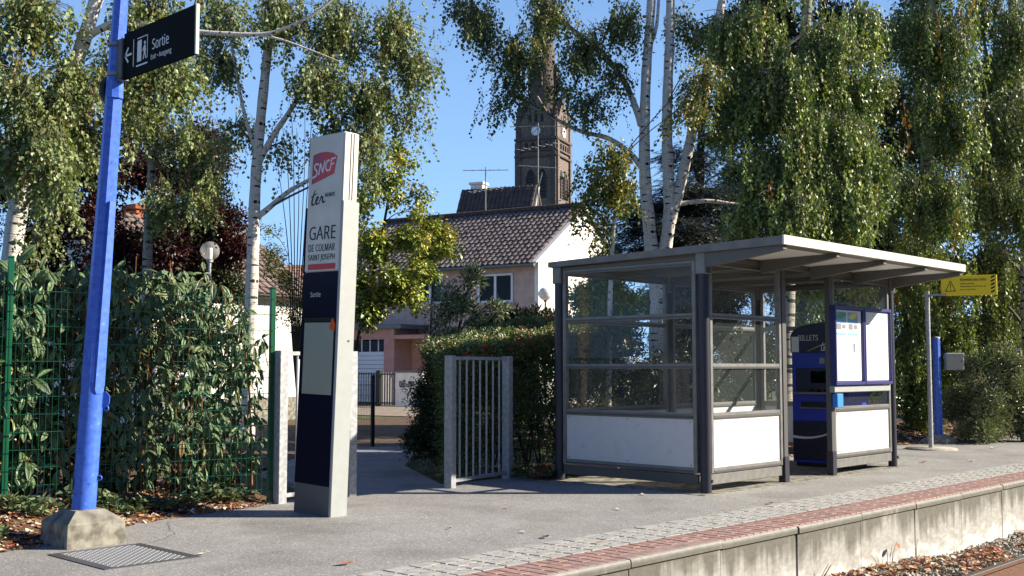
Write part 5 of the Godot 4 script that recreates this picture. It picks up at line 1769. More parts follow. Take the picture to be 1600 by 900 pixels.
# ------------------------------------------------------------------ leaves and twigs
func hanging_strand(length: float, leaf: float, sd: int, tint := 0.25) -> ArrayMesh:
	# a thin drooping birch twig with leaves on short stalks
	var s := Shape.new()
	var r := RandomNumberGenerator.new(); r.seed = sd
	var pts := []; var rad := []
	var bend := Vector3(r.randf_range(-0.25, 0.25), 0, r.randf_range(-0.25, 0.25))
	for k in 5:
		var a := k / 4.0
		pts.append(Vector3(bend.x * a * (1.0 - 0.4 * a), -a, bend.z * a * (1.0 - 0.4 * a)) * length); rad.append(0.0028 * (1.1 - a))
	s.tint = Color(0.9, 0.65, 0.5)
	s.tube(pts, rad, 3, false)
	var count := int(length / 0.036)
	for k in count:
		var a := (k + r.randf() * 0.8) / count
		var i := mini(int(a * 4), 3)
		var p: Vector3 = (pts[i] as Vector3).lerp(pts[i + 1], a * 4 - i)
		var yaw := r.randf() * TAU
		var side := Vector3(cos(yaw), 0, sin(yaw))
		var q := p + side * r.randf_range(0.015, 0.035) + Vector3(0, -0.012, 0)
		var down := (Vector3(0, -1, 0) + side * r.randf_range(0.0, 1.1) + Vector3(r.randf_range(-0.4, 0.4), 0, r.randf_range(-0.4, 0.4))).normalized()
		var across := down.cross(Vector3(r.randf_range(-1, 1), r.randf_range(-0.6, 0.6), r.randf_range(-1, 1))).normalized()
		var face := across.cross(down)
		var l := leaf * r.randf_range(0.55, 1.4); var w := l * 0.40
		var g := 1.0 + r.randf_range(-tint, tint)
		s.tint = Color(g * r.randf_range(0.9, 1.15), g, g * r.randf_range(0.75, 1.1))
		var tip := q + down * l; var lft := q + down * l * 0.42 - across * w + face * l * 0.10; var rgt := q + down * l * 0.42 + across * w + face * l * 0.10
		s.tri(q, lft, tip); s.tri(q, tip, rgt)
	return s.mesh(M.birch_leaf)

func leaf_clump(count: int, radius: float, leaf: float, wide: float, sd: int, mat: Material, upright := 0.3) -> ArrayMesh:
	# a handful of leaves round a short twig
	var s := Shape.new()
	var r := RandomNumberGenerator.new(); r.seed = sd
	for k in count:
		var d := Vector3(r.randf_range(-1, 1), r.randf_range(-1, 1), r.randf_range(-1, 1))
		if d.length() > 1.0: d = d.normalized() * r.randf()
		var q := d * radius
		var out := (d.normalized() + Vector3(0, upright, 0) + Vector3(r.randf_range(-0.6, 0.6), r.randf_range(-0.6, 0.4), r.randf_range(-0.6, 0.6))).normalized()
		var across := out.cross(Vector3(r.randf_range(-0.5, 0.5), 1, r.randf_range(-0.5, 0.5))).normalized()
		var face := across.cross(out)
		var l := leaf * r.randf_range(0.7, 1.25); var w := l * wide / 2
		var g := r.randf_range(0.72, 1.28)
		s.tint = Color(g * r.randf_range(0.9, 1.12), g, g * r.randf_range(0.8, 1.1))
		var tip := q + out * l - face * l * 0.18; var a := q + out * l * 0.45 - across * w + face * l * 0.07; var b := q + out * l * 0.45 + across * w + face * l * 0.07
		s.tri(q, a, tip); s.tri(q, tip, b)
	return s.mesh(mat)

func needle_spray(sd: int, size: float) -> ArrayMesh:
	# a flat drooping spray of cedar twigs with short needles
	var s := Shape.new()
	var r := RandomNumberGenerator.new(); r.seed = sd
	for k in 9:
		var a := r.randf_range(-1.0, 1.0)
		var base := Vector3(0, 0, size * (0.08 + 0.09 * k))
		var d := Vector3(sin(a * 1.2 + (0.5 if k % 2 else -0.5)), r.randf_range(-0.35, 0.05), 0.75).normalized()
		var l := size * r.randf_range(0.22, 0.42)
		for j in 7:
			var q := base + d * l * j / 7.0
			for e in 2:
				var nd := (d + d.cross(Vector3.UP).normalized() * (1.0 if e else -1.0) * r.randf_range(0.4, 1.3) + Vector3(0, r.randf_range(-0.2, 0.7), 0)).normalized()
				var ln := size * 0.075
				var ac := nd.cross(Vector3(r.randf_range(-1, 1), 1, r.randf_range(-1, 1))).normalized() * size * 0.011
				var g := r.randf_range(0.6, 1.4)
				s.tint = Color(g, g, g)
				s.tri(q - ac, q + ac, q + nd * ln)
	return s.mesh(M.needle)

var strands := []
var strands_far := []
var clumps := {}

func blob(u: float, v: float, d: float, ru: float, rv: float, n: int, rd := 0.0) -> Dictionary:
	# a cloud of foliage: centre, half sizes in metres, how many sprays
	var m := d / FOCAL
	return {"c": at(u, v, d), "r": Vector3(ru * m, rv * m, rd if rd > 0 else (ru + rv) * 0.5 * m), "n": n}

func line_of(pts: Array, d: float) -> Array:
	return pts.map(func(p): return at(p[0], p[1], d + (p[2] if p.size() > 2 else 0.0)))

func smooth_line(pts: Array, per := 4) -> Array:
	var c := Curve3D.new()
	for i in pts.size():
		var t := Vector3.ZERO
		if i > 0 and i < pts.size() - 1: t = (pts[i + 1] - pts[i - 1]) / 6.0
		c.add_point(pts[i], -t, t)
	var out := []
	for i in pts.size() - 1:
		for k in per:
			out.append(c.sample(i, float(k) / per))
	out.append(pts[-1])
	return out

func make_tree(called: String, label: String, category: String, group: String, stems: Array, blobs: Array, kinds: Array, bark: Material, limb_bark: Material, colors: Array, opts := {}) -> Node3D:
	# stems: [points, r0, r1]; blobs from blob(); kinds: meshes of sprays; colors: [colour, weight] pairs
	var base: Vector3 = stems[0][0][0]
	base.y = -0.06
	var t := thing(called, label, category, base, group)
	var all_pts := []
	for st in stems:
		var pts := smooth_line(st[0])
		if st.size() > 3: pass
		var rad := []
		for i in pts.size():
			var a := float(i) / (pts.size() - 1)
			rad.append(lerpf(st[1], st[2], pow(a, 0.8)) * (1.0 + 0.05 * sin(i * 2.3)))
			all_pts.append([pts[i], rad[i]])
		var s := Shape.new()
		s.tube(pts.map(func(p): return p - base), rad, 12)
		part("trunk" if st == stems[0] else "stem", s, bark, t)
	var limbs := Shape.new()
	var lists := []; var cols := []
	for k in kinds.size(): lists.append([]); cols.append([])
	var total := 0.0
	for c in colors: total += c[1]
	var droop: float = opts.get("droop", 0.5)
	var hang: bool = opts.get("hang", true)
	var lean: float = opts.get("lean", 0.55)
	var per: int = opts.get("per", 6)
	var size: float = opts.get("size", 1.0)
	for b in blobs:
		var c: Vector3 = b.c
		if hang: c.y += 0.16
		# limb from the nearest point of a stem that lies lower than the cloud's middle
		var best: Array = all_pts[0]; var bd := 1e9
		for q in all_pts:
			var d: float = (q[0] - c).length() + maxf(0.0, q[0].y - c.y + 0.3) * 2.5
			if d < bd: bd = d; best = q
		var a: Vector3 = best[0]
		var mid := (a + c) / 2 + Vector3(rnd(-0.1, 0.1), 0.12 * (c - a).length(), rnd(-0.1, 0.1))
		var lp := smooth_line([a, mid, c], 4)
		var r0 := minf(best[1] * 0.5, 0.012 + 0.012 * (c - a).length())
		var lr := []
		for i in lp.size(): lr.append(lerpf(r0, 0.006, float(i) / (lp.size() - 1)))
		limbs.tube(lp.map(func(p): return p - base), lr, 6, false)
		var count := int(b.n * (1.08 if hang else 1.0))
		var branchlets := maxi(2, count / per)
		var left := count
		for k in branchlets:
			var d := Vector3(rnd(-1, 1), rnd(-1, 1), rnd(-1, 1)).normalized() * pow(rng.randf(), 0.45)
			var e: Vector3 = c + d * b.r
			var s0: Vector3 = lp[rng.randi_range(lp.size() / 2, lp.size() - 1)]
			var m2 := (s0 + e) / 2 + Vector3(0, 0.16 * (e - s0).length() * (1.0 + droop), 0)
			var bp := smooth_line([s0, m2, e], 3)
			limbs.tube(bp.map(func(p): return p - base), [0.009, 0.008, 0.007, 0.006, 0.005, 0.004, 0.003].slice(0, bp.size()), 4, false)
			var num := maxi(1, left / (branchlets - k))
			left -= num
			for j in num:
				var tt := pow(rng.randf(), 0.7)
				var at0 := tt * (bp.size() - 1)
				var i0 := mini(int(at0), bp.size() - 2)
				var p: Vector3 = (bp[i0] as Vector3).lerp(bp[i0 + 1], at0 - i0)
				var jit := 0.16 if hang else 0.35 * minf(b.r.y, 0.5)
				p += Vector3(rnd(-jit, jit), rnd(-jit, jit), rnd(-jit, jit))
				var bas: Basis
				if hang:
					bas = Basis.from_euler(Vector3(rnd(-lean, lean), rnd(0, TAU), rnd(-lean, lean))).scaled(Vector3.ONE * rnd(0.6, 1.15) * size)
				elif opts.get("spray", false):
					var o: Vector3 = (e - s0); o.y = -0.12 * o.length(); o += Vector3(rnd(-0.8, 0.8), rnd(-0.55, 0.15), rnd(-0.8, 0.8)) * o.length()
					bas = facing(o).scaled(Vector3.ONE * rnd(0.7, 1.3) * size)
				else:
					bas = Basis.from_euler(Vector3(rnd(-0.7, 0.7), rnd(0, TAU), rnd(-0.7, 0.7))).scaled(Vector3.ONE * rnd(0.7, 1.3) * size)
				var kk := rng.randi() % kinds.size()
				lists[kk].append(Transform3D(bas, p - base))
				var pick := rng.randf() * total
				var col: Color = colors[0][0]
				for cc in colors:
					pick -= cc[1]
					if pick <= 0: col = cc[0]; break
				var w := rnd(0.75, 1.3)
				cols[kk].append(Color(col.r * w, col.g * w, col.b * w))
	part("branches", limbs, limb_bark, t).set_meta("kind", "stuff")
	for k in kinds.size():
		if lists[k].size(): many("foliage", kinds[k], lists[k], cols[k], t)
	return t

func prepare_leaves() -> void:
	for k in 4: strands.append(hanging_strand([0.24, 0.36, 0.52, 0.30][k], 0.058, 300 + k))
	for k in 3: strands_far.append(hanging_strand([0.4, 0.6, 0.85][k], 0.062, 320 + k))
	clumps.small = range(3).map(func(k): return leaf_clump(26, 0.16, 0.055, 0.62, 400 + k, M.plain_leaf))
	clumps.plum = range(3).map(func(k): return leaf_clump(30, 0.20, 0.07, 0.6, 420 + k, M.plum_leaf))
	clumps.maple = range(3).map(func(k): return leaf_clump(26, 0.20, 0.085, 0.9, 430 + k, M.plain_leaf, -0.3))
	clumps.long = range(3).map(func(k): return leaf_clump(26, 0.18, 0.10, 0.34, 440 + k, M.plain_leaf, 0.6))
	clumps.tiny = range(3).map(func(k): return leaf_clump(34, 0.12, 0.036, 0.6, 450 + k, M.plain_leaf))
	clumps.needle = range(3).map(func(k): return needle_spray(460 + k, 0.62))
	clumps.grass = range(2).map(func(k): return leaf_clump(40, 0.16, 0.085, 0.22, 470 + k, M.plain_leaf, 0.5))

func build_birches() -> void:
	var green := [[Color(0.20, 0.26, 0.11), 6.0], [Color(0.27, 0.32, 0.15), 3.0], [Color(0.13, 0.18, 0.075), 3.0], [Color(0.17, 0.15, 0.04), 0.5], [Color(0.20, 0.11, 0.03), 0.12]]
	var g := "weeping birches behind the platform"
	var A := 12.6
	make_tree("birch_tree", "leaning white birch at the left edge, behind the mesh fence", "birch tree", g, [
		[line_of([[6, 690], [10, 560], [16, 440], [26, 340], [50, 250], [88, 165], [122, 88], [150, 0], [178, -100], [200, -220]], A), 0.14, 0.06],
		[line_of([[132, 60], [180, 36], [240, 40], [312, 50], [400, 54], [440, 46], [490, 22], [530, -10]], A), 0.05, 0.010],
		[line_of([[400, 54], [440, 62], [490, 80], [530, 96]], A), 0.018, 0.005],
		[line_of([[26, 340], [5, 240], [-30, 130], [-60, 0]], A), 0.075, 0.03],
		[line_of([[60, 235], [98, 180], [100, 120], [70, 40], [50, -60]], A, ), 0.045, 0.02]],
		[blob(40, 40, 12.2, 80, 60, 330), blob(110, 150, 12.4, 60, 60, 230), blob(30, 160, 12.0, 60, 70, 260), blob(-40, 120, 12.4, 70, 110, 250), blob(230, 50, 12.8, 70, 60, 250), blob(280, 140, 13.2, 70, 55, 260), blob(205, 150, 12.9, 50, 60, 150), blob(75, 240, 12.0, 40, 50, 170), blob(92, 310, 11.9, 22, 50, 110), blob(25, 255, 12.3, 45, 45, 150), blob(150, 235, 12.8, 40, 60, 110), blob(60, 390, 11.9, 16, 30, 30), blob(100, -90, 12.5, 190, 80, 190), blob(330, -60, 12.9, 110, 70, 110), blob(-130, 20, 12.5, 90, 130, 260)],
		strands, M.birch, M.limb, green)
	var B := 15.6
	make_tree("birch_tree", "slender white birch with a black streaked trunk, left of the totem", "birch tree", g, [
		[line_of([[386, 690], [390, 560], [393, 460], [396, 370], [399, 290], [406, 200], [414, 120], [422, 40], [430, -70], [440, -200]], B), 0.105, 0.05],
		[line_of([[399, 265], [425, 215], [452, 175], [478, 130], [500, 70], [515, 0]], B, ), 0.05, 0.02],
		[line_of([[396, 345], [420, 325], [450, 300], [478, 284], [520, 262], [560, 250]], B, ), 0.05, 0.018],
		[line_of([[402, 240], [385, 190], [372, 130], [360, 60]], B), 0.035, 0.015],
		[line_of([[418, 80], [450, 55], [500, 50], [560, 70], [610, 100]], B), 0.035, 0.012]],
		[blob(440, 40, 15.2, 75, 55, 260), blob(530, 60, 15.5, 70, 65, 330), blob(615, 70, 15.6, 60, 70, 320), blob(650, 120, 15.7, 32, 50, 130), blob(510, 140, 15.3, 70, 55, 280), blob(590, 165, 15.6, 60, 50, 260), blob(650, 190, 15.7, 22, 35, 50), blob(345, 110, 15.8, 55, 60, 170), blob(365, 215, 15.9, 40, 55, 70), blob(575, 235, 15.3, 32, 55, 150), blob(520, 215, 15.6, 45, 50, 110), blob(590, 300, 15.2, 16, 30, 40), blob(345, 40, 15.9, 55, 50, 190), blob(445, 240, 15.9, 26, 60, 45), blob(460, -90, 15.5, 180, 80, 180), blob(640, -50, 15.6, 60, 60, 90)],
		strands, M.birch, M.limb, green)
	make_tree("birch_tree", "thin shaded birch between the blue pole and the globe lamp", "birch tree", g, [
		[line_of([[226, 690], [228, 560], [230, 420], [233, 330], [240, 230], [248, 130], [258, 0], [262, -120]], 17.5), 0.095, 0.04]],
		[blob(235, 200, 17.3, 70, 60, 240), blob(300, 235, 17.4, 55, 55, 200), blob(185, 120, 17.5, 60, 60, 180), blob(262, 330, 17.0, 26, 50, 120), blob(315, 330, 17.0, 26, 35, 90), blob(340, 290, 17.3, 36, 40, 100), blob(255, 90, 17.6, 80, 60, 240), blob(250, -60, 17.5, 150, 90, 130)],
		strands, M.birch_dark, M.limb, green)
	# centre birch of three stems seen through the shelter
	var C := 18.0
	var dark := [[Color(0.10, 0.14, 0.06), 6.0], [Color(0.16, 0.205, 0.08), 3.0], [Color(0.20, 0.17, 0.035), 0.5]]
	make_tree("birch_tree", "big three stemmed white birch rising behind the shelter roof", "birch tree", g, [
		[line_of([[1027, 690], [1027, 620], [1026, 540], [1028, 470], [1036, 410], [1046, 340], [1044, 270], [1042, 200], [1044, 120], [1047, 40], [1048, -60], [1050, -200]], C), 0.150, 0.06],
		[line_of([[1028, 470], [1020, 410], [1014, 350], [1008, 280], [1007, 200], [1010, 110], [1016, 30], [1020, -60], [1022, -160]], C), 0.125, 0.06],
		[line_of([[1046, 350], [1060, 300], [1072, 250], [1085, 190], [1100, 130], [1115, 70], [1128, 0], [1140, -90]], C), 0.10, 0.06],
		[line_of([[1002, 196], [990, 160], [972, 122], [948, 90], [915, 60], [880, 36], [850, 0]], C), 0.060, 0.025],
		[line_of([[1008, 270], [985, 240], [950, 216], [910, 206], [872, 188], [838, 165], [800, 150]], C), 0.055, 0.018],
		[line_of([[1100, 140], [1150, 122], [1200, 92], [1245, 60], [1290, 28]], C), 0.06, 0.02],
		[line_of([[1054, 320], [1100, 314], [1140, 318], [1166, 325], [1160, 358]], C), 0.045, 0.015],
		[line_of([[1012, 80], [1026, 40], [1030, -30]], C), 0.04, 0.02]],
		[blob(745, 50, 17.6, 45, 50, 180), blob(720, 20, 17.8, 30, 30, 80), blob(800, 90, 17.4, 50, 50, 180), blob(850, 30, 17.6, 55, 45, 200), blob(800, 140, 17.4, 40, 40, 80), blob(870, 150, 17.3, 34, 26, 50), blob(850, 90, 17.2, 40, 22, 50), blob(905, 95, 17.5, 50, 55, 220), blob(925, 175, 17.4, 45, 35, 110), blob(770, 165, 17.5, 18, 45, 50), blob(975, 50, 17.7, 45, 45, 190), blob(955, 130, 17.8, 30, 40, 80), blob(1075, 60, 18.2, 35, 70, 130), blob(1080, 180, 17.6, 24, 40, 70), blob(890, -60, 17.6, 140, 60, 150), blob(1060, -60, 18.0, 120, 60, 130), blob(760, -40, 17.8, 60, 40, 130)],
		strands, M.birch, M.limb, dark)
	var glow := [[Color(0.13, 0.17, 0.05), 5.0], [Color(0.20, 0.21, 0.05), 2.5], [Color(0.42, 0.33, 0.05), 1.0]]
	make_tree("birch_tree", "young yellowing birch leaning out before the gable, left of the big birch", "birch tree", g, [
		[line_of([[950, 640], [952, 540], [955, 420], [962, 320], [968, 250]], 16.5), 0.05, 0.02]],
		[blob(962, 255, 16.2, 42, 30, 120), blob(935, 300, 16.4, 34, 36, 100), blob(972, 310, 16.4, 26, 36, 90), blob(910, 340, 16.6, 26, 26, 45), blob(945, 365, 16.5, 26, 20, 36), blob(1105, 135, 16.6, 40, 28, 100), blob(1105, 185, 16.5, 26, 30, 50), blob(905, 280, 16.8, 20, 30, 24)],
		strands, M.birch, M.limb, glow)
	# the weeping wall at the right
	var mix := [[Color(0.165, 0.235, 0.07), 6.0], [Color(0.09, 0.135, 0.045), 4.0], [Color(0.29, 0.35, 0.10), 3.5], [Color(0.24, 0.20, 0.035), 0.35], [Color(0.26, 0.13, 0.03), 0.2]]
	make_tree("birch_tree", "weeping birch whose curtain hangs over the middle of the shelter roof", "birch tree", g, [
		[line_of([[1226, 690], [1228, 560], [1232, 400], [1240, 250], [1252, 120], [1262, 0], [1270, -140]], 17.8), 0.15, 0.07],
		[line_of([[1240, 250], [1270, 190], [1300, 120], [1330, 40], [1345, -40]], 17.8), 0.06, 0.03]],
		[blob(1180, 60, 17.4, 60, 60, 240), blob(1165, 170, 17.2, 45, 70, 240), blob(1230, 140, 17.0, 55, 70, 300), blob(1295, 90, 17.4, 55, 80, 330), blob(1250, 250, 16.8, 70, 60, 360), blob(1320, 220, 17.0, 50, 70, 280), blob(1180, 280, 16.8, 50, 55, 200), blob(1245, 340, 16.4, 90, 45, 380), blob(1255, 450, 19.4, 50, 46, 260), blob(1350, 440, 20.5, 40, 50, 160), blob(1330, 330, 16.6, 55, 60, 280), blob(1160, 350, 16.6, 40, 26, 100), blob(1370, 270, 17.0, 40, 60, 200), blob(1135, 60, 17.4, 40, 60, 190), blob(1130, 180, 17.4, 34, 50, 120), blob(1360, 150, 17.6, 34, 60, 140), blob(1350, 40, 17.8, 34, 50, 120), blob(1250, -60, 17.6, 140, 70, 200)],
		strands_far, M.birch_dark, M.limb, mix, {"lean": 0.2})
	make_tree("birch_tree", "weeping birch hanging to the ground behind the yellow sign", "birch tree", g, [
		[line_of([[1452, 690, 3.2], [1452, 560, 3.2], [1450, 400, 2.5], [1448, 250, 1.0], [1452, 120], [1458, 0], [1462, -140]], 19.5), 0.15, 0.07],
		[line_of([[1450, 200], [1480, 120], [1510, 40], [1530, -60]], 19.5), 0.06, 0.03]],
		[blob(1430, 60, 19.2, 40, 80, 230), blob(1490, 70, 19.2, 50, 80, 320), blob(1448, 170, 19.0, 26, 60, 90), blob(1500, 190, 19.0, 44, 70, 280), blob(1420, 320, 18.6, 45, 60, 260), blob(1480, 320, 18.6, 50, 70, 330), blob(1425, 430, 20.8, 40, 70, 300), blob(1480, 450, 21.2, 60, 60, 330), blob(1425, 550, 21.6, 30, 60, 230), blob(1440, 640, 21.8, 40, 40, 190), blob(1500, 540, 21.8, 50, 50, 260), blob(1470, -60, 19.3, 100, 70, 330)],
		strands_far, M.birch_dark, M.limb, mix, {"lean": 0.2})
	make_tree("birch_tree", "pale green weeping birch at the far right edge", "birch tree", g, [
		[line_of([[1610, 690], [1608, 560], [1604, 400], [1598, 250], [1590, 120], [1582, 0], [1575, -140]], 20.5), 0.15, 0.07],
		[line_of([[1596, 240], [1570, 180], [1545, 100], [1530, 20]], 20.5), 0.05, 0.02]],
		[blob(1590, 60, 20.0, 45, 80, 250), blob(1580, 200, 20.0, 45, 80, 240), blob(1600, 330, 19.6, 60, 80, 330), blob(1540, 320, 19.6, 45, 60, 230), blob(1550, 420, 22, 50, 60, 300), blob(1600, 460, 23, 60, 60, 260), blob(1540, 240, 20.2, 34, 60, 190), blob(1545, 110, 20.2, 30, 70, 170), blob(1530, 20, 20.2, 30, 50, 110), blob(1640, 200, 20.3, 60, 150, 300), blob(1560, 500, 23, 60, 45, 200), blob(1580, -60, 20.3, 90, 70, 260), blob(1680, 330, 22, 60, 120, 260)],
		strands_far, M.birch_dark, M.limb, [[Color(0.19, 0.24, 0.085), 6.0], [Color(0.12, 0.16, 0.055), 3.0], [Color(0.20, 0.18, 0.04), 0.6]], {"lean": 0.2})

func build_other_trees() -> void:
	# dark cedars close the view at the right
	var blue := [[Color(0.045, 0.062, 0.050), 5.0], [Color(0.07, 0.095, 0.080), 2.0], [Color(0.025, 0.036, 0.028), 3.0]]
	make_tree("cedar_tree", "dark blue green cedar with flat drooping boughs behind the big birch", "cedar tree", "dark conifers behind the birches", [
		[line_of([[1085, 690], [1086, 560], [1090, 400], [1094, 260], [1098, 140]], 25.0), 0.22, 0.06]],
		[blob(1010, 330, 24, 40, 22, 130), blob(1090, 300, 23.5, 80, 22, 260), blob(1150, 340, 23.8, 60, 24, 200), blob(1060, 370, 23, 80, 30, 330), blob(1120, 380, 23.2, 80, 30, 330), blob(1060, 330, 24, 80, 26, 260), blob(1130, 310, 24, 70, 24, 230), blob(1000, 360, 24, 50, 26, 180), blob(990, 400, 23.6, 60, 24, 200), blob(1080, 250, 24.5, 50, 20, 160), blob(1140, 270, 24.5, 50, 22, 160), blob(1120, 210, 24.8, 40, 20, 120), blob(1070, 450, 23, 90, 30, 260), blob(1000, 470, 23.5, 60, 30, 160), blob(1150, 450, 23, 60, 40, 200), blob(1100, 530, 23, 90, 40, 220), blob(1190, 520, 23, 60, 50, 180)],
		clumps.needle, M.bark, M.bark, blue, {"hang": false, "spray": true, "size": 1.0, "per": 18})
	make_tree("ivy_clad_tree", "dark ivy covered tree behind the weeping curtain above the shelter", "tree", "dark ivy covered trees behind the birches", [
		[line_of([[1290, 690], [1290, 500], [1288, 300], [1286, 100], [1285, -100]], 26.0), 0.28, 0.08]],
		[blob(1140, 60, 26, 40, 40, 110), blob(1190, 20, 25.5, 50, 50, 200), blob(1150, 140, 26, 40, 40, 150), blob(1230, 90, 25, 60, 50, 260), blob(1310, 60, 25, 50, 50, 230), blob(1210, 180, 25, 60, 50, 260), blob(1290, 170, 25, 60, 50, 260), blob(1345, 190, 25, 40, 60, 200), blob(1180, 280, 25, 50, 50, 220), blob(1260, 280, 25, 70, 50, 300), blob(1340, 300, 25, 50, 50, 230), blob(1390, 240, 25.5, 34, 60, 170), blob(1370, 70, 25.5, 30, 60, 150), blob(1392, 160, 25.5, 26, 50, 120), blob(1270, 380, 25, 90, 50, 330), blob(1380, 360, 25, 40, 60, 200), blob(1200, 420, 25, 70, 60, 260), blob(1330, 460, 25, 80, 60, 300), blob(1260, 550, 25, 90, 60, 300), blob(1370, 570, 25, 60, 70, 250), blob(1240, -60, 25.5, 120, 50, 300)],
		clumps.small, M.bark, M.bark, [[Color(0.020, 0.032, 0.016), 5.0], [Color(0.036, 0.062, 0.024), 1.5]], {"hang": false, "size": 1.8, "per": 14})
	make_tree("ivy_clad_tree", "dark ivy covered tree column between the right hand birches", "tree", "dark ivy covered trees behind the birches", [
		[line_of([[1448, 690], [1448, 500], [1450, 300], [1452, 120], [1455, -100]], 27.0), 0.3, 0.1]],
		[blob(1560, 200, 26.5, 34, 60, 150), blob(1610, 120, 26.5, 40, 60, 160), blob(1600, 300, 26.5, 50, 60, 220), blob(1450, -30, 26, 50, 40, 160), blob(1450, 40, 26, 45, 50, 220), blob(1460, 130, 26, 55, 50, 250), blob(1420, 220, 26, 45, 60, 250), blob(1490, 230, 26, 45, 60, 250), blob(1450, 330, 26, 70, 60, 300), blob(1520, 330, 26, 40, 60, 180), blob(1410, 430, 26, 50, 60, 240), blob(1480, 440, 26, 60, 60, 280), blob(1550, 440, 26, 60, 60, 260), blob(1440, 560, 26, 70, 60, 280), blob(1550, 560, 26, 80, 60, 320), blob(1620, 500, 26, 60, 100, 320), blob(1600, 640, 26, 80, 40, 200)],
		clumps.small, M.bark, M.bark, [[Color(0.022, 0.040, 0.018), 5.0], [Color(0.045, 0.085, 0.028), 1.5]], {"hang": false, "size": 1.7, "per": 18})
	# red plum behind the left birches
	var red := [[Color(0.055, 0.018, 0.020), 5.0], [Color(0.085, 0.028, 0.026), 3.0], [Color(0.035, 0.016, 0.016), 3.0]]
	make_tree("plum_tree", "dark red leaved plum tree behind the left birches", "plum tree", "", [
		[line_of([[160, 690], [160, 560], [155, 460], [150, 360], [145, 260]], 20.5), 0.12, 0.05],
		[line_of([[158, 520], [200, 430], [250, 340], [290, 280]], 20.5), 0.07, 0.03],
		[line_of([[158, 500], [110, 420], [70, 330]], 20.5), 0.06, 0.03],
		[line_of([[170, 540], [260, 450], [340, 370]], 20.5), 0.06, 0.03]],
		[blob(130, 250, 20, 60, 60, 210), blob(60, 310, 20, 60, 60, 200), blob(150, 350, 19.8, 60, 50, 230), blob(230, 270, 20, 60, 60, 220), blob(310, 280, 20.3, 50, 60, 200), blob(270, 360, 19.8, 60, 40, 220), blob(345, 350, 20, 40, 45, 150), blob(0, 290, 20, 50, 60, 160), blob(60, 380, 19.8, 60, 40, 190), blob(250, 400, 19.6, 60, 30, 180), blob(100, 190, 20.2, 60, 40, 130), blob(40, 230, 20.2, 50, 40, 120), blob(210, 190, 20.2, 50, 40, 90), blob(330, 230, 20.4, 40, 40, 110), blob(370, 400, 20, 30, 30, 70), blob(190, 420, 20, 90, 30, 200)],
		clumps.plum, M.bark, M.bark, red, {"hang": false, "per": 14, "size": 1.0})
	make_tree("dark_shrub", "dark green shrubbery behind the long hedge, under the left birches", "shrub", "", [
		[line_of([[250, 690], [250, 600], [250, 500]], 21.0), 0.05, 0.02]],
		[blob(40, 440, 20.5, 60, 50, 220), blob(130, 450, 20.5, 70, 50, 240), blob(220, 430, 20.5, 70, 50, 240), blob(300, 440, 20.5, 60, 50, 220), blob(360, 450, 20.8, 36, 46, 130), blob(120, 540, 20.5, 120, 50, 260), blob(300, 540, 20.5, 90, 50, 240), blob(200, 380, 20.8, 60, 40, 130), blob(330, 390, 21, 50, 40, 120)],
		clumps.small, M.bark, M.twig, [[Color(0.035, 0.055, 0.022), 5.0], [Color(0.07, 0.10, 0.035), 1.5], [Color(0.10, 0.05, 0.03), 0.8]], {"hang": false, "per": 12, "size": 1.3})
	# maple turning yellow between totem and pink house
	make_tree("maple_tree", "small maple with green and yellow leaves between totem and pink house", "maple tree", "", [
		[line_of([[546, 640], [552, 580], [566, 500], [585, 420], [600, 350], [612, 280]], 23.5), 0.07, 0.02],
		[line_of([[560, 520], [600, 470], [640, 430], [670, 390]], 23.5), 0.035, 0.012],
		[line_of([[566, 500], [555, 420], [552, 340]], 23.5), 0.035, 0.012]],
		[blob(608, 300, 23.2, 34, 42, 40), blob(568, 330, 23.4, 26, 40, 34), blob(592, 385, 23, 40, 36, 60), blob(645, 375, 23.2, 40, 26, 44), blob(560, 440, 23, 26, 40, 50), blob(612, 450, 22.8, 50, 34, 74), blob(660, 425, 23.2, 38, 22, 36), blob(575, 490, 22.8, 40, 26, 60), blob(622, 255, 23.6, 20, 26, 14), blob(645, 465, 23, 34, 26, 34), blob(685, 395, 23.4, 26, 18, 16), blob(690, 360, 23.6, 22, 16, 12), blob(650, 330, 23.4, 26, 20, 14), blob(618, 225, 23.6, 14, 22, 8), blob(590, 275, 23.5, 22, 30, 14), blob(700, 375, 23.6, 18, 16, 9), blob(665, 300, 23.6, 16, 20, 7)],
		clumps.maple, M.bark, M.twig, [[Color(0.26, 0.32, 0.05), 5.0], [Color(0.38, 0.39, 0.06), 2.0], [Color(0.60, 0.46, 0.06), 1.0], [Color(0.15, 0.21, 0.045), 4.0]], {"hang": false, "per": 6, "size": 0.9})
	make_tree("sapling", "slim yellow leaved sapling reaching before the tiled roof", "tree", "", [
		[line_of([[668, 640], [672, 540], [676, 440], [680, 360]], 25.5), 0.035, 0.012]],
		[blob(668, 360, 25.2, 30, 20, 30), blob(690, 385, 25.2, 26, 20, 24), blob(665, 400, 25.2, 26, 18, 20)],
		clumps.maple, M.bark, M.twig, [[Color(0.46, 0.34, 0.03), 4.0], [Color(0.24, 0.23, 0.03), 3.0]], {"hang": false, "per": 8, "size": 0.8})
	# nearly bare shrub left of the totem
	var bare := []
	for k in 9:
		var u := 440 + k * 9
		bare.append([line_of([[466, 640], [464 + (k - 4) * 2, 520], [(u + 462) / 2.0, 400], [u, 300 - (k % 3) * 40], [u + (k - 4) * 4, 200 - (k % 3) * 30]], 19.5), 0.017, 0.003])
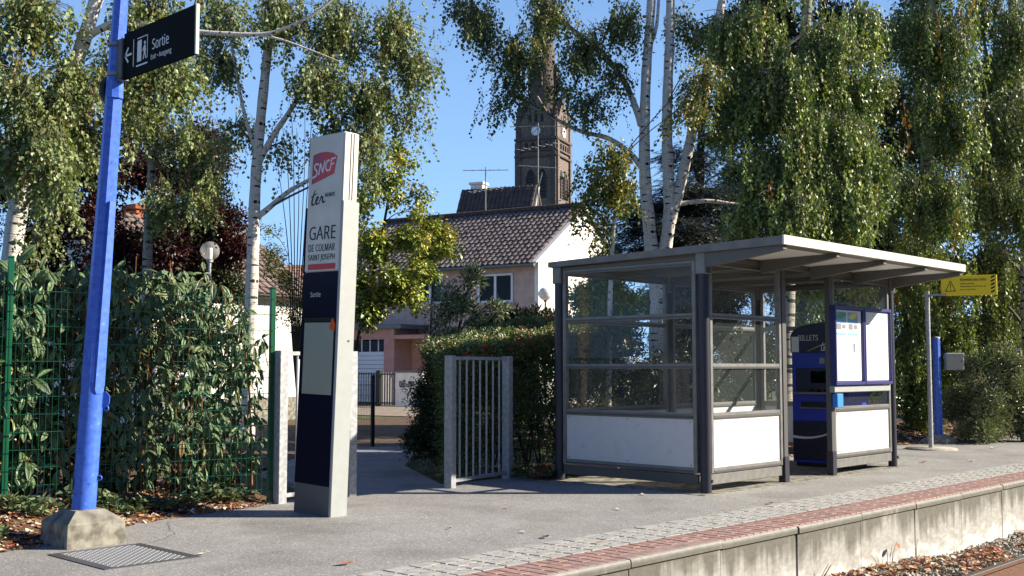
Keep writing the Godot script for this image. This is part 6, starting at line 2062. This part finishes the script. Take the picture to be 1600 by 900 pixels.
	make_tree("bare_shrub", "tall nearly bare many stemmed shrub just left of the totem", "shrub", "", bare,
		[blob(425, 400, 19.2, 26, 30, 26), blob(445, 440, 19.2, 30, 30, 34), blob(480, 470, 19.4, 20, 40, 24), blob(455, 500, 19.2, 30, 30, 22), blob(415, 360, 19.3, 16, 20, 10)],
		clumps.small, M.bark, M.twig, [[Color(0.16, 0.18, 0.03), 4.0], [Color(0.10, 0.12, 0.03), 3.0]], {"hang": false, "per": 6, "size": 0.8})
	# small grey green tree and dark shrubs before the pink house
	make_tree("pear_tree", "small grey green leaved tree before the pink house's window", "tree", "", [
		[line_of([[700, 650], [706, 580], [716, 520], [728, 470], [735, 430]], 21.0), 0.05, 0.015],
		[line_of([[716, 520], [745, 490], [775, 470]], 21.0), 0.025, 0.01],
		[line_of([[712, 540], [696, 510], [684, 480]], 21.0), 0.025, 0.01]],
		[blob(738, 435, 20.8, 26, 22, 26), blob(690, 485, 20.8, 28, 36, 34), blob(725, 480, 20.6, 36, 30, 38), blob(772, 485, 20.8, 24, 16, 14), blob(700, 530, 20.6, 36, 24, 36), blob(745, 510, 20.6, 30, 20, 24)],
		clumps.long, M.bark, M.twig, [[Color(0.26, 0.32, 0.18), 5.0], [Color(0.36, 0.42, 0.25), 2.0], [Color(0.05, 0.07, 0.035), 3.0]], {"hang": false, "per": 10, "size": 0.9})
	make_tree("dark_shrub", "dark laurel shrub before the pink wall, left of the milky globe lamp", "shrub", "", [
		[line_of([[815, 650], [815, 570], [815, 510]], 22.0), 0.05, 0.02]],
		[blob(790, 505, 21.8, 34, 18, 110), blob(835, 505, 21.8, 34, 16, 100), blob(760, 520, 21.8, 30, 18, 80), blob(815, 530, 21.6, 60, 22, 160), blob(862, 510, 21.8, 20, 26, 50)],
		clumps.long, M.bark, M.twig, [[Color(0.020, 0.030, 0.016), 5.0], [Color(0.04, 0.055, 0.03), 2.0]], {"hang": false, "per": 12, "size": 0.9})
	# shrubs seen through the shelter glass; pine leaf colour raised to look sunlit
	make_tree("pine_shrub", "yellow green conifer shrub, leaves coloured bright as if sunlit, seen through the shelter's side glass", "shrub", "", [
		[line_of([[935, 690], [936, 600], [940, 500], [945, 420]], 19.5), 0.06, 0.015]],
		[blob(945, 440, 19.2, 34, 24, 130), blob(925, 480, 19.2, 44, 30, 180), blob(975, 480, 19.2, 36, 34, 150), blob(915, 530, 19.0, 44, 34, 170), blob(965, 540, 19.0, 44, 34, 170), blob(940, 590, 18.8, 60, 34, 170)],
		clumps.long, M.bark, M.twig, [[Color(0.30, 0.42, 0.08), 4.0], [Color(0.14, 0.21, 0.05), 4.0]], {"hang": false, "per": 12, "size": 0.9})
	make_tree("laurel_shrub", "glossy green shrub behind the chain link fence, seen through the shelter", "shrub", "", [
		[line_of([[1150, 690], [1150, 620], [1150, 520]], 19.5), 0.05, 0.015]],
		[blob(1150, 540, 19.2, 26, 30, 90), blob(1165, 590, 19.2, 40, 40, 120), blob(1080, 600, 19.4, 60, 40, 160), blob(1010, 610, 19.0, 50, 36, 150), blob(1240, 560, 19.6, 40, 60, 160), blob(1300, 580, 20.0, 50, 60, 200), blob(1370, 600, 20.2, 40, 70, 200)],
		clumps.small, M.bark, M.twig, [[Color(0.045, 0.075, 0.025), 5.0], [Color(0.10, 0.15, 0.035), 2.0]], {"hang": false, "per": 12, "size": 1.2})
	make_tree("dark_shrub", "dark low shrub close behind the chain link fence, seen through the shelter panes", "shrub", "", [
		[line_of([[1060, 690], [1060, 640], [1060, 560]], 17.6), 0.05, 0.015]],
		[blob(900, 600, 17.4, 40, 40, 190), blob(960, 610, 17.2, 50, 40, 230), blob(1030, 600, 17.4, 50, 46, 240), blob(1095, 600, 17.6, 50, 46, 230), blob(1160, 610, 18.0, 50, 40, 220), blob(900, 540, 17.8, 36, 30, 120), blob(1070, 540, 18.6, 50, 30, 150), blob(1130, 520, 18.8, 50, 30, 150), blob(1000, 660, 17.2, 90, 30, 220), blob(1200, 560, 18.8, 50, 40, 170), blob(1130, 470, 19.4, 60, 40, 180), blob(1060, 470, 19.6, 50, 40, 160)],
		clumps.small, M.bark, M.twig, [[Color(0.025, 0.040, 0.018), 5.0], [Color(0.06, 0.095, 0.03), 1.2]], {"hang": false, "per": 12, "size": 1.1})
	make_tree("ivy_shrub", "full green ivy leaved shrub behind the yellow sign's pole and the short blue pole", "shrub", "", [
		[line_of([[1440, 690], [1440, 640], [1442, 560]], 22.6), 0.05, 0.015]],
		[blob(1410, 600, 22.2, 34, 50, 170), blob(1445, 560, 22.2, 36, 50, 170), blob(1440, 640, 21.8, 50, 30, 180), blob(1490, 590, 22.4, 36, 50, 170), blob(1420, 500, 22.6, 30, 50, 130), blob(1510, 530, 22.8, 44, 40, 150)],
		clumps.small, M.bark, M.twig, [[Color(0.10, 0.165, 0.045), 5.0], [Color(0.18, 0.25, 0.07), 2.0], [Color(0.05, 0.085, 0.03), 3.0]], {"hang": false, "per": 8, "size": 1.15})
	# arching fine leaved bush on the far bank
	make_tree("arching_bush", "fine leaved arching bush on the soil bank at the far right", "bush", "", [
		[line_of([[1555, 688], [1552, 640], [1548, 590]], 21.0), 0.04, 0.01]],
		[blob(1530, 600, 20.6, 50, 40, 240), blob(1570, 590, 20.6, 50, 44, 260), blob(1540, 645, 20.4, 60, 30, 220), blob(1600, 630, 20.8, 40, 40, 160), blob(1500, 640, 20.8, 34, 34, 120), blob(1540, 672, 20.4, 70, 18, 200), blob(1610, 672, 20.6, 40, 18, 120)],
		clumps.grass, M.bark, M.twig, [[Color(0.24, 0.29, 0.14), 4.0], [Color(0.34, 0.34, 0.19), 2.0], [Color(0.13, 0.17, 0.07), 2.0]], {"hang": false, "per": 14, "size": 0.9})

func build_berry_hedge() -> void:
	# cotoneaster hedge behind the gate leaf
	var t := thing("berry_hedge", "dense small leaved hedge with red berries behind the right gate leaf", "hedge", Vector3(10.6, 0, -11.2))
	var base := Vector3(10.6, 0, -11.2)
	var lists := [[], [], []]; var cols := [[], [], []]
	var berries := []; var bc := []
	var stems := Shape.new()
	for i in 5600:
		var x := rnd(9.4, 13.2)
		var z := rnd(maxf(-10.0 - 1.54 * (x - 9.4), -12.0), -10.0 - 0.06 * (x - 9.4))
		var top := 1.44 + 0.165 * (x - 9.4) + 0.14 * lump.get_noise_2d(x * 20.0, z * 20.0)
		if x < 9.7: top *= 0.75 + 0.25 * (x - 9.4) / 0.3
		var y := top * pow(rng.randf(), 0.62)
		if rng.randf() < 0.45: y = top - rnd(0.0, 0.12)
		var k := rng.randi() % 3
		var p := Vector3(x, y, z)
		lists[k].append(Transform3D(Basis.from_euler(Vector3(rnd(-0.8, 0.8), rnd(0, TAU), rnd(-0.8, 0.8))).scaled(Vector3.ONE * rnd(0.7, 1.25)), p - base))
		var w := rnd(0.7, 1.35)
		cols[k].append(Color(0.105 * w, 0.15 * w, 0.048 * w) if rng.randf() < 0.75 else Color(0.19 * w, 0.23 * w, 0.07 * w))
		if y > top - 0.2 and rng.randf() < 0.22:
			for q in 3:
				berries.append(Transform3D(Basis().scaled(Vector3.ONE * rnd(0.8, 1.3)), p - base + Vector3(rnd(-0.06, 0.06), rnd(-0.02, 0.10), rnd(-0.06, 0.06)))); bc.append(Color.WHITE)
	for i in 40:
		var p := Vector3(rnd(10.3, 13.0), 0, rnd(-11.4, -10.2)) - base
		stems.tube([p, p + Vector3(rnd(-0.3, 0.3), 0.7, rnd(-0.2, 0.2)), p + Vector3(rnd(-0.5, 0.5), 1.3, rnd(-0.3, 0.3))], [0.012, 0.009, 0.004], 5, false)
	part("stems", stems, M.bark, t).set_meta("kind", "stuff")
	for k in 3: many("foliage", clumps.tiny[k], lists[k], cols[k], t)
	var b := Shape.new()
	b.ball(Vector3.ZERO, 0.013, 6)
	many("berries", b.mesh(M.berry), berries, bc, t)
	# shaded shrub left of the gate leaf, at the edge of the walk
	make_tree("dark_shrub", "shaded round shrub at the walk's edge, left of the right gate leaf", "shrub", "", [
		[line_of([[672, 700], [672, 660], [675, 600]], 15.6), 0.03, 0.01]],
		[blob(672, 625, 15.4, 34, 32, 260), blob(690, 580, 15.2, 26, 26, 170), blob(655, 690, 15.0, 34, 24, 150), blob(690, 690, 15.0, 26, 40, 200), blob(675, 655, 15.2, 40, 30, 200)],
		clumps.tiny, M.bark, M.twig, [[Color(0.045, 0.065, 0.028), 5.0], [Color(0.07, 0.09, 0.03), 1.5]], {"hang": false, "per": 14, "size": 1.0})

# ------------------------------------------------------------------ the large leaved hedge behind the mesh fence
func big_leaf_mesh(sd: int, length: float) -> ArrayMesh:
	# a long wrinkled leaf with a sunken midrib, hanging at the tip; lies along +z, face up
	var s := Shape.new()
	var r := RandomNumberGenerator.new(); r.seed = sd
	var n := 6
	var rows := []
	var w0 := length * 0.185
	for i in n + 1:
		var a := float(i) / n
		var w := w0 * pow(sin(PI * clampf(a * 0.93 + 0.05, 0, 1)), 0.8)
		if i == n: w = 0.0005
		var y := -0.26 * length * a * a
		rows.append([Vector3(-w, y + w * 0.35, a * length), Vector3(-w * 0.45, y + w * 0.30 + 0.002 * (i % 2), a * length), Vector3(0, y, a * length), Vector3(w * 0.45, y + w * 0.30 + 0.002 * (i % 2), a * length), Vector3(w, y + w * 0.30, a * length)])
	for i in n:
		for k in 4:
			s.tint = Color(1, 1, 1) * (1.0 if k in [1, 2] else 0.92)
			s.quad(rows[i][k], rows[i][k + 1], rows[i + 1][k + 1], rows[i + 1][k], Vector3.UP)
	s.tube([Vector3(0, 0, -0.018), Vector3(0, 0, 0.0)], [0.0018, 0.0018], 4, false)
	return s.mesh(M.big_leaf)

func build_leaf_hedge() -> void:
	var meshes := [big_leaf_mesh(1, 0.17), big_leaf_mesh(2, 0.145), big_leaf_mesh(3, 0.12)]
	var r := Vector3(6.50, 0, -9.55); var dir := Vector3(-0.965, 0, -0.262)
	var out := Vector3(-0.262, 0, 0.965)                     # from the hedge towards the platform
	var plants := [["large leaved evergreen bush behind the fence, right of the blue pole, up to the gate", 0.06, 1.50, 90, 0.84], ["dark large leaved bush behind the fence, directly right of the blue pole", 1.40, 2.35, 70, 0.98], ["long leaved evergreen bush behind the fence at the left picture edge", 2.20, 5.2, 120, 1.1]]
	for pi in 3:
		var pl: Array = plants[pi]
		var lo: float = pl[1]; var hi: float = pl[2]
		var base := r + dir * ((lo + hi) / 2) - out * 0.35
		base.y = 0.08
		var t := thing("evergreen_bush", pl[0], "bush", base, "large leaved bushes behind the mesh fence")
		var stems := Shape.new()
		var leaves := []
		var shoots := int((hi - lo) * 540)
		for i in shoots:
			var s := rnd(lo, hi)
			var depth := 0.03 + 1.05 * pow(rng.randf(), 1.5)
			var top := 2.22 + 0.14 * lump.get_noise_2d(s * 60.0, 5.0)
			if s < 0.55: top = lerpf(1.72, 2.1, clampf((s - 0.08) / 0.43, 0, 1))
			var y := 0.18 + (top - 0.18) * pow(rng.randf(), 0.85)
			if s < 0.30 and rng.randf() < 0.35: continue
			var p := r + dir * s - out * depth + Vector3(0, y + 0.08, 0)
			# shoot direction: outwards and up
			var d := (out * rnd(0.2, 1.0) + Vector3(0, rnd(0.1, 1.0), 0) + dir * rnd(-0.8, 0.8)).normalized()
			if depth > 0.7: d = (-out * rnd(0.0, 1.0) + Vector3(0, rnd(0.2, 1.0), 0) + dir * rnd(-0.9, 0.9)).normalized()
			if i % 3 == 0:
				stems.tube([p - base - d * 0.22 - Vector3(0, 0.12, 0), p - base - d * 0.06, p - base + d * 0.05], [0.006, 0.005, 0.003], 4, false)
			var fb := facing(d)
			var turn := rnd(0, TAU)
			var cnt := rng.randi_range(4, 7)
			for k in cnt:
				var a := turn + k * 2.4
				var side := fb.x * cos(a) + fb.y * sin(a)
				var ld := (side * 1.0 + d * rnd(0.0, 0.7) + Vector3(0, rnd(-1.9, -0.2), 0)).normalized()
				var up := (d + Vector3(0, 0.5, 0) + Vector3(rnd(-0.4, 0.4), 0, rnd(-0.4, 0.4)))
				var lb := facing(ld, up).scaled(Vector3(rnd(0.8, 1.15), 1.0, 1.0) * rnd(0.5, 1.2) * pl[4])
				var q := p + d * (k * 0.012 - 0.03) + side * 0.015
				var w := rnd(0.65, 1.35)
				var col := Color(0.092 * w, 0.150 * w, 0.058 * w)
				var roll := rng.randf()
				if roll < 0.05: col = Color(0.22 * w, 0.25 * w, 0.09 * w)
				elif roll < 0.07: col = Color(0.25 * w, 0.16 * w, 0.05 * w)
				leaves.append([depth - 0.25 * rng.randf(), Transform3D(lb, q - base), col, rng.randi() % 3])
		for i in int((hi - lo) * 12):
			var s := rnd(lo, hi); var p := r + dir * s - out * rnd(0.1, 0.7) - base
			p.y = 0.0
			stems.tube([p, p + Vector3(rnd(-0.1, 0.1), 0.9, rnd(-0.1, 0.1)), p + Vector3(rnd(-0.25, 0.25), rnd(1.7, 2.4), rnd(-0.2, 0.2))], [0.014, 0.010, 0.004], 5, false)
		part("stems", stems, mottled(ramp_tex(0.05, [[0.2, Color(0.34, 0.22, 0.12)], [0.8, Color(0.55, 0.38, 0.20)]], 128, 60 + pi), 0.9, 2.0), t).set_meta("kind", "stuff")
		leaves.sort_custom(func(a, b): return a[0] < b[0])
		var lists := [[], [], []]; var cols := [[], [], []]
		var tints := []
		for k in 5:
			var w: float = [0.7, 0.85, 1.0, 1.15, 1.35][k]
			tints.append(leafy(lin(0.092 * w, 0.150 * w, 0.058 * w), Color(0.3, 0.35, 0.15), 0.48))
		tints.append(leafy(lin(0.17, 0.18, 0.07), Color(0.3, 0.35, 0.15), 0.48))
		var variants := {}
		for i in leaves.size():
			var l: Array = leaves[i]
			if i < 290:
				var ti := 5 if l[2].r > 0.17 else clampi(int((l[2].g / 0.150 - 0.65) / 0.14), 0, 4)
				var o := put("leaf", meshes[l[3]], t, l[1])
				o.material_override = tints[ti]
			else:
				lists[l[3]].append(l[1]); cols[l[3]].append(l[2])
		for k in 3: many("foliage", meshes[k], lists[k], cols[k], t)

func _ready() -> void:
	rng.seed = 20231007
	make_materials()
	set_view()
	build_ground()
	build_platform_edge()
	build_pink_house()
	build_houses()
	build_church()
	build_track()
	build_shelter()
	build_machine()
	prepare_leaves()
	build_fences()
	build_gate()
	build_birches()
	build_other_trees()
	build_berry_hedge()
	build_leaf_hedge()
	build_lamp_pole()
	build_totem()
	build_drain_cover()
	build_lamps()
	build_far_poles()
	build_litter()
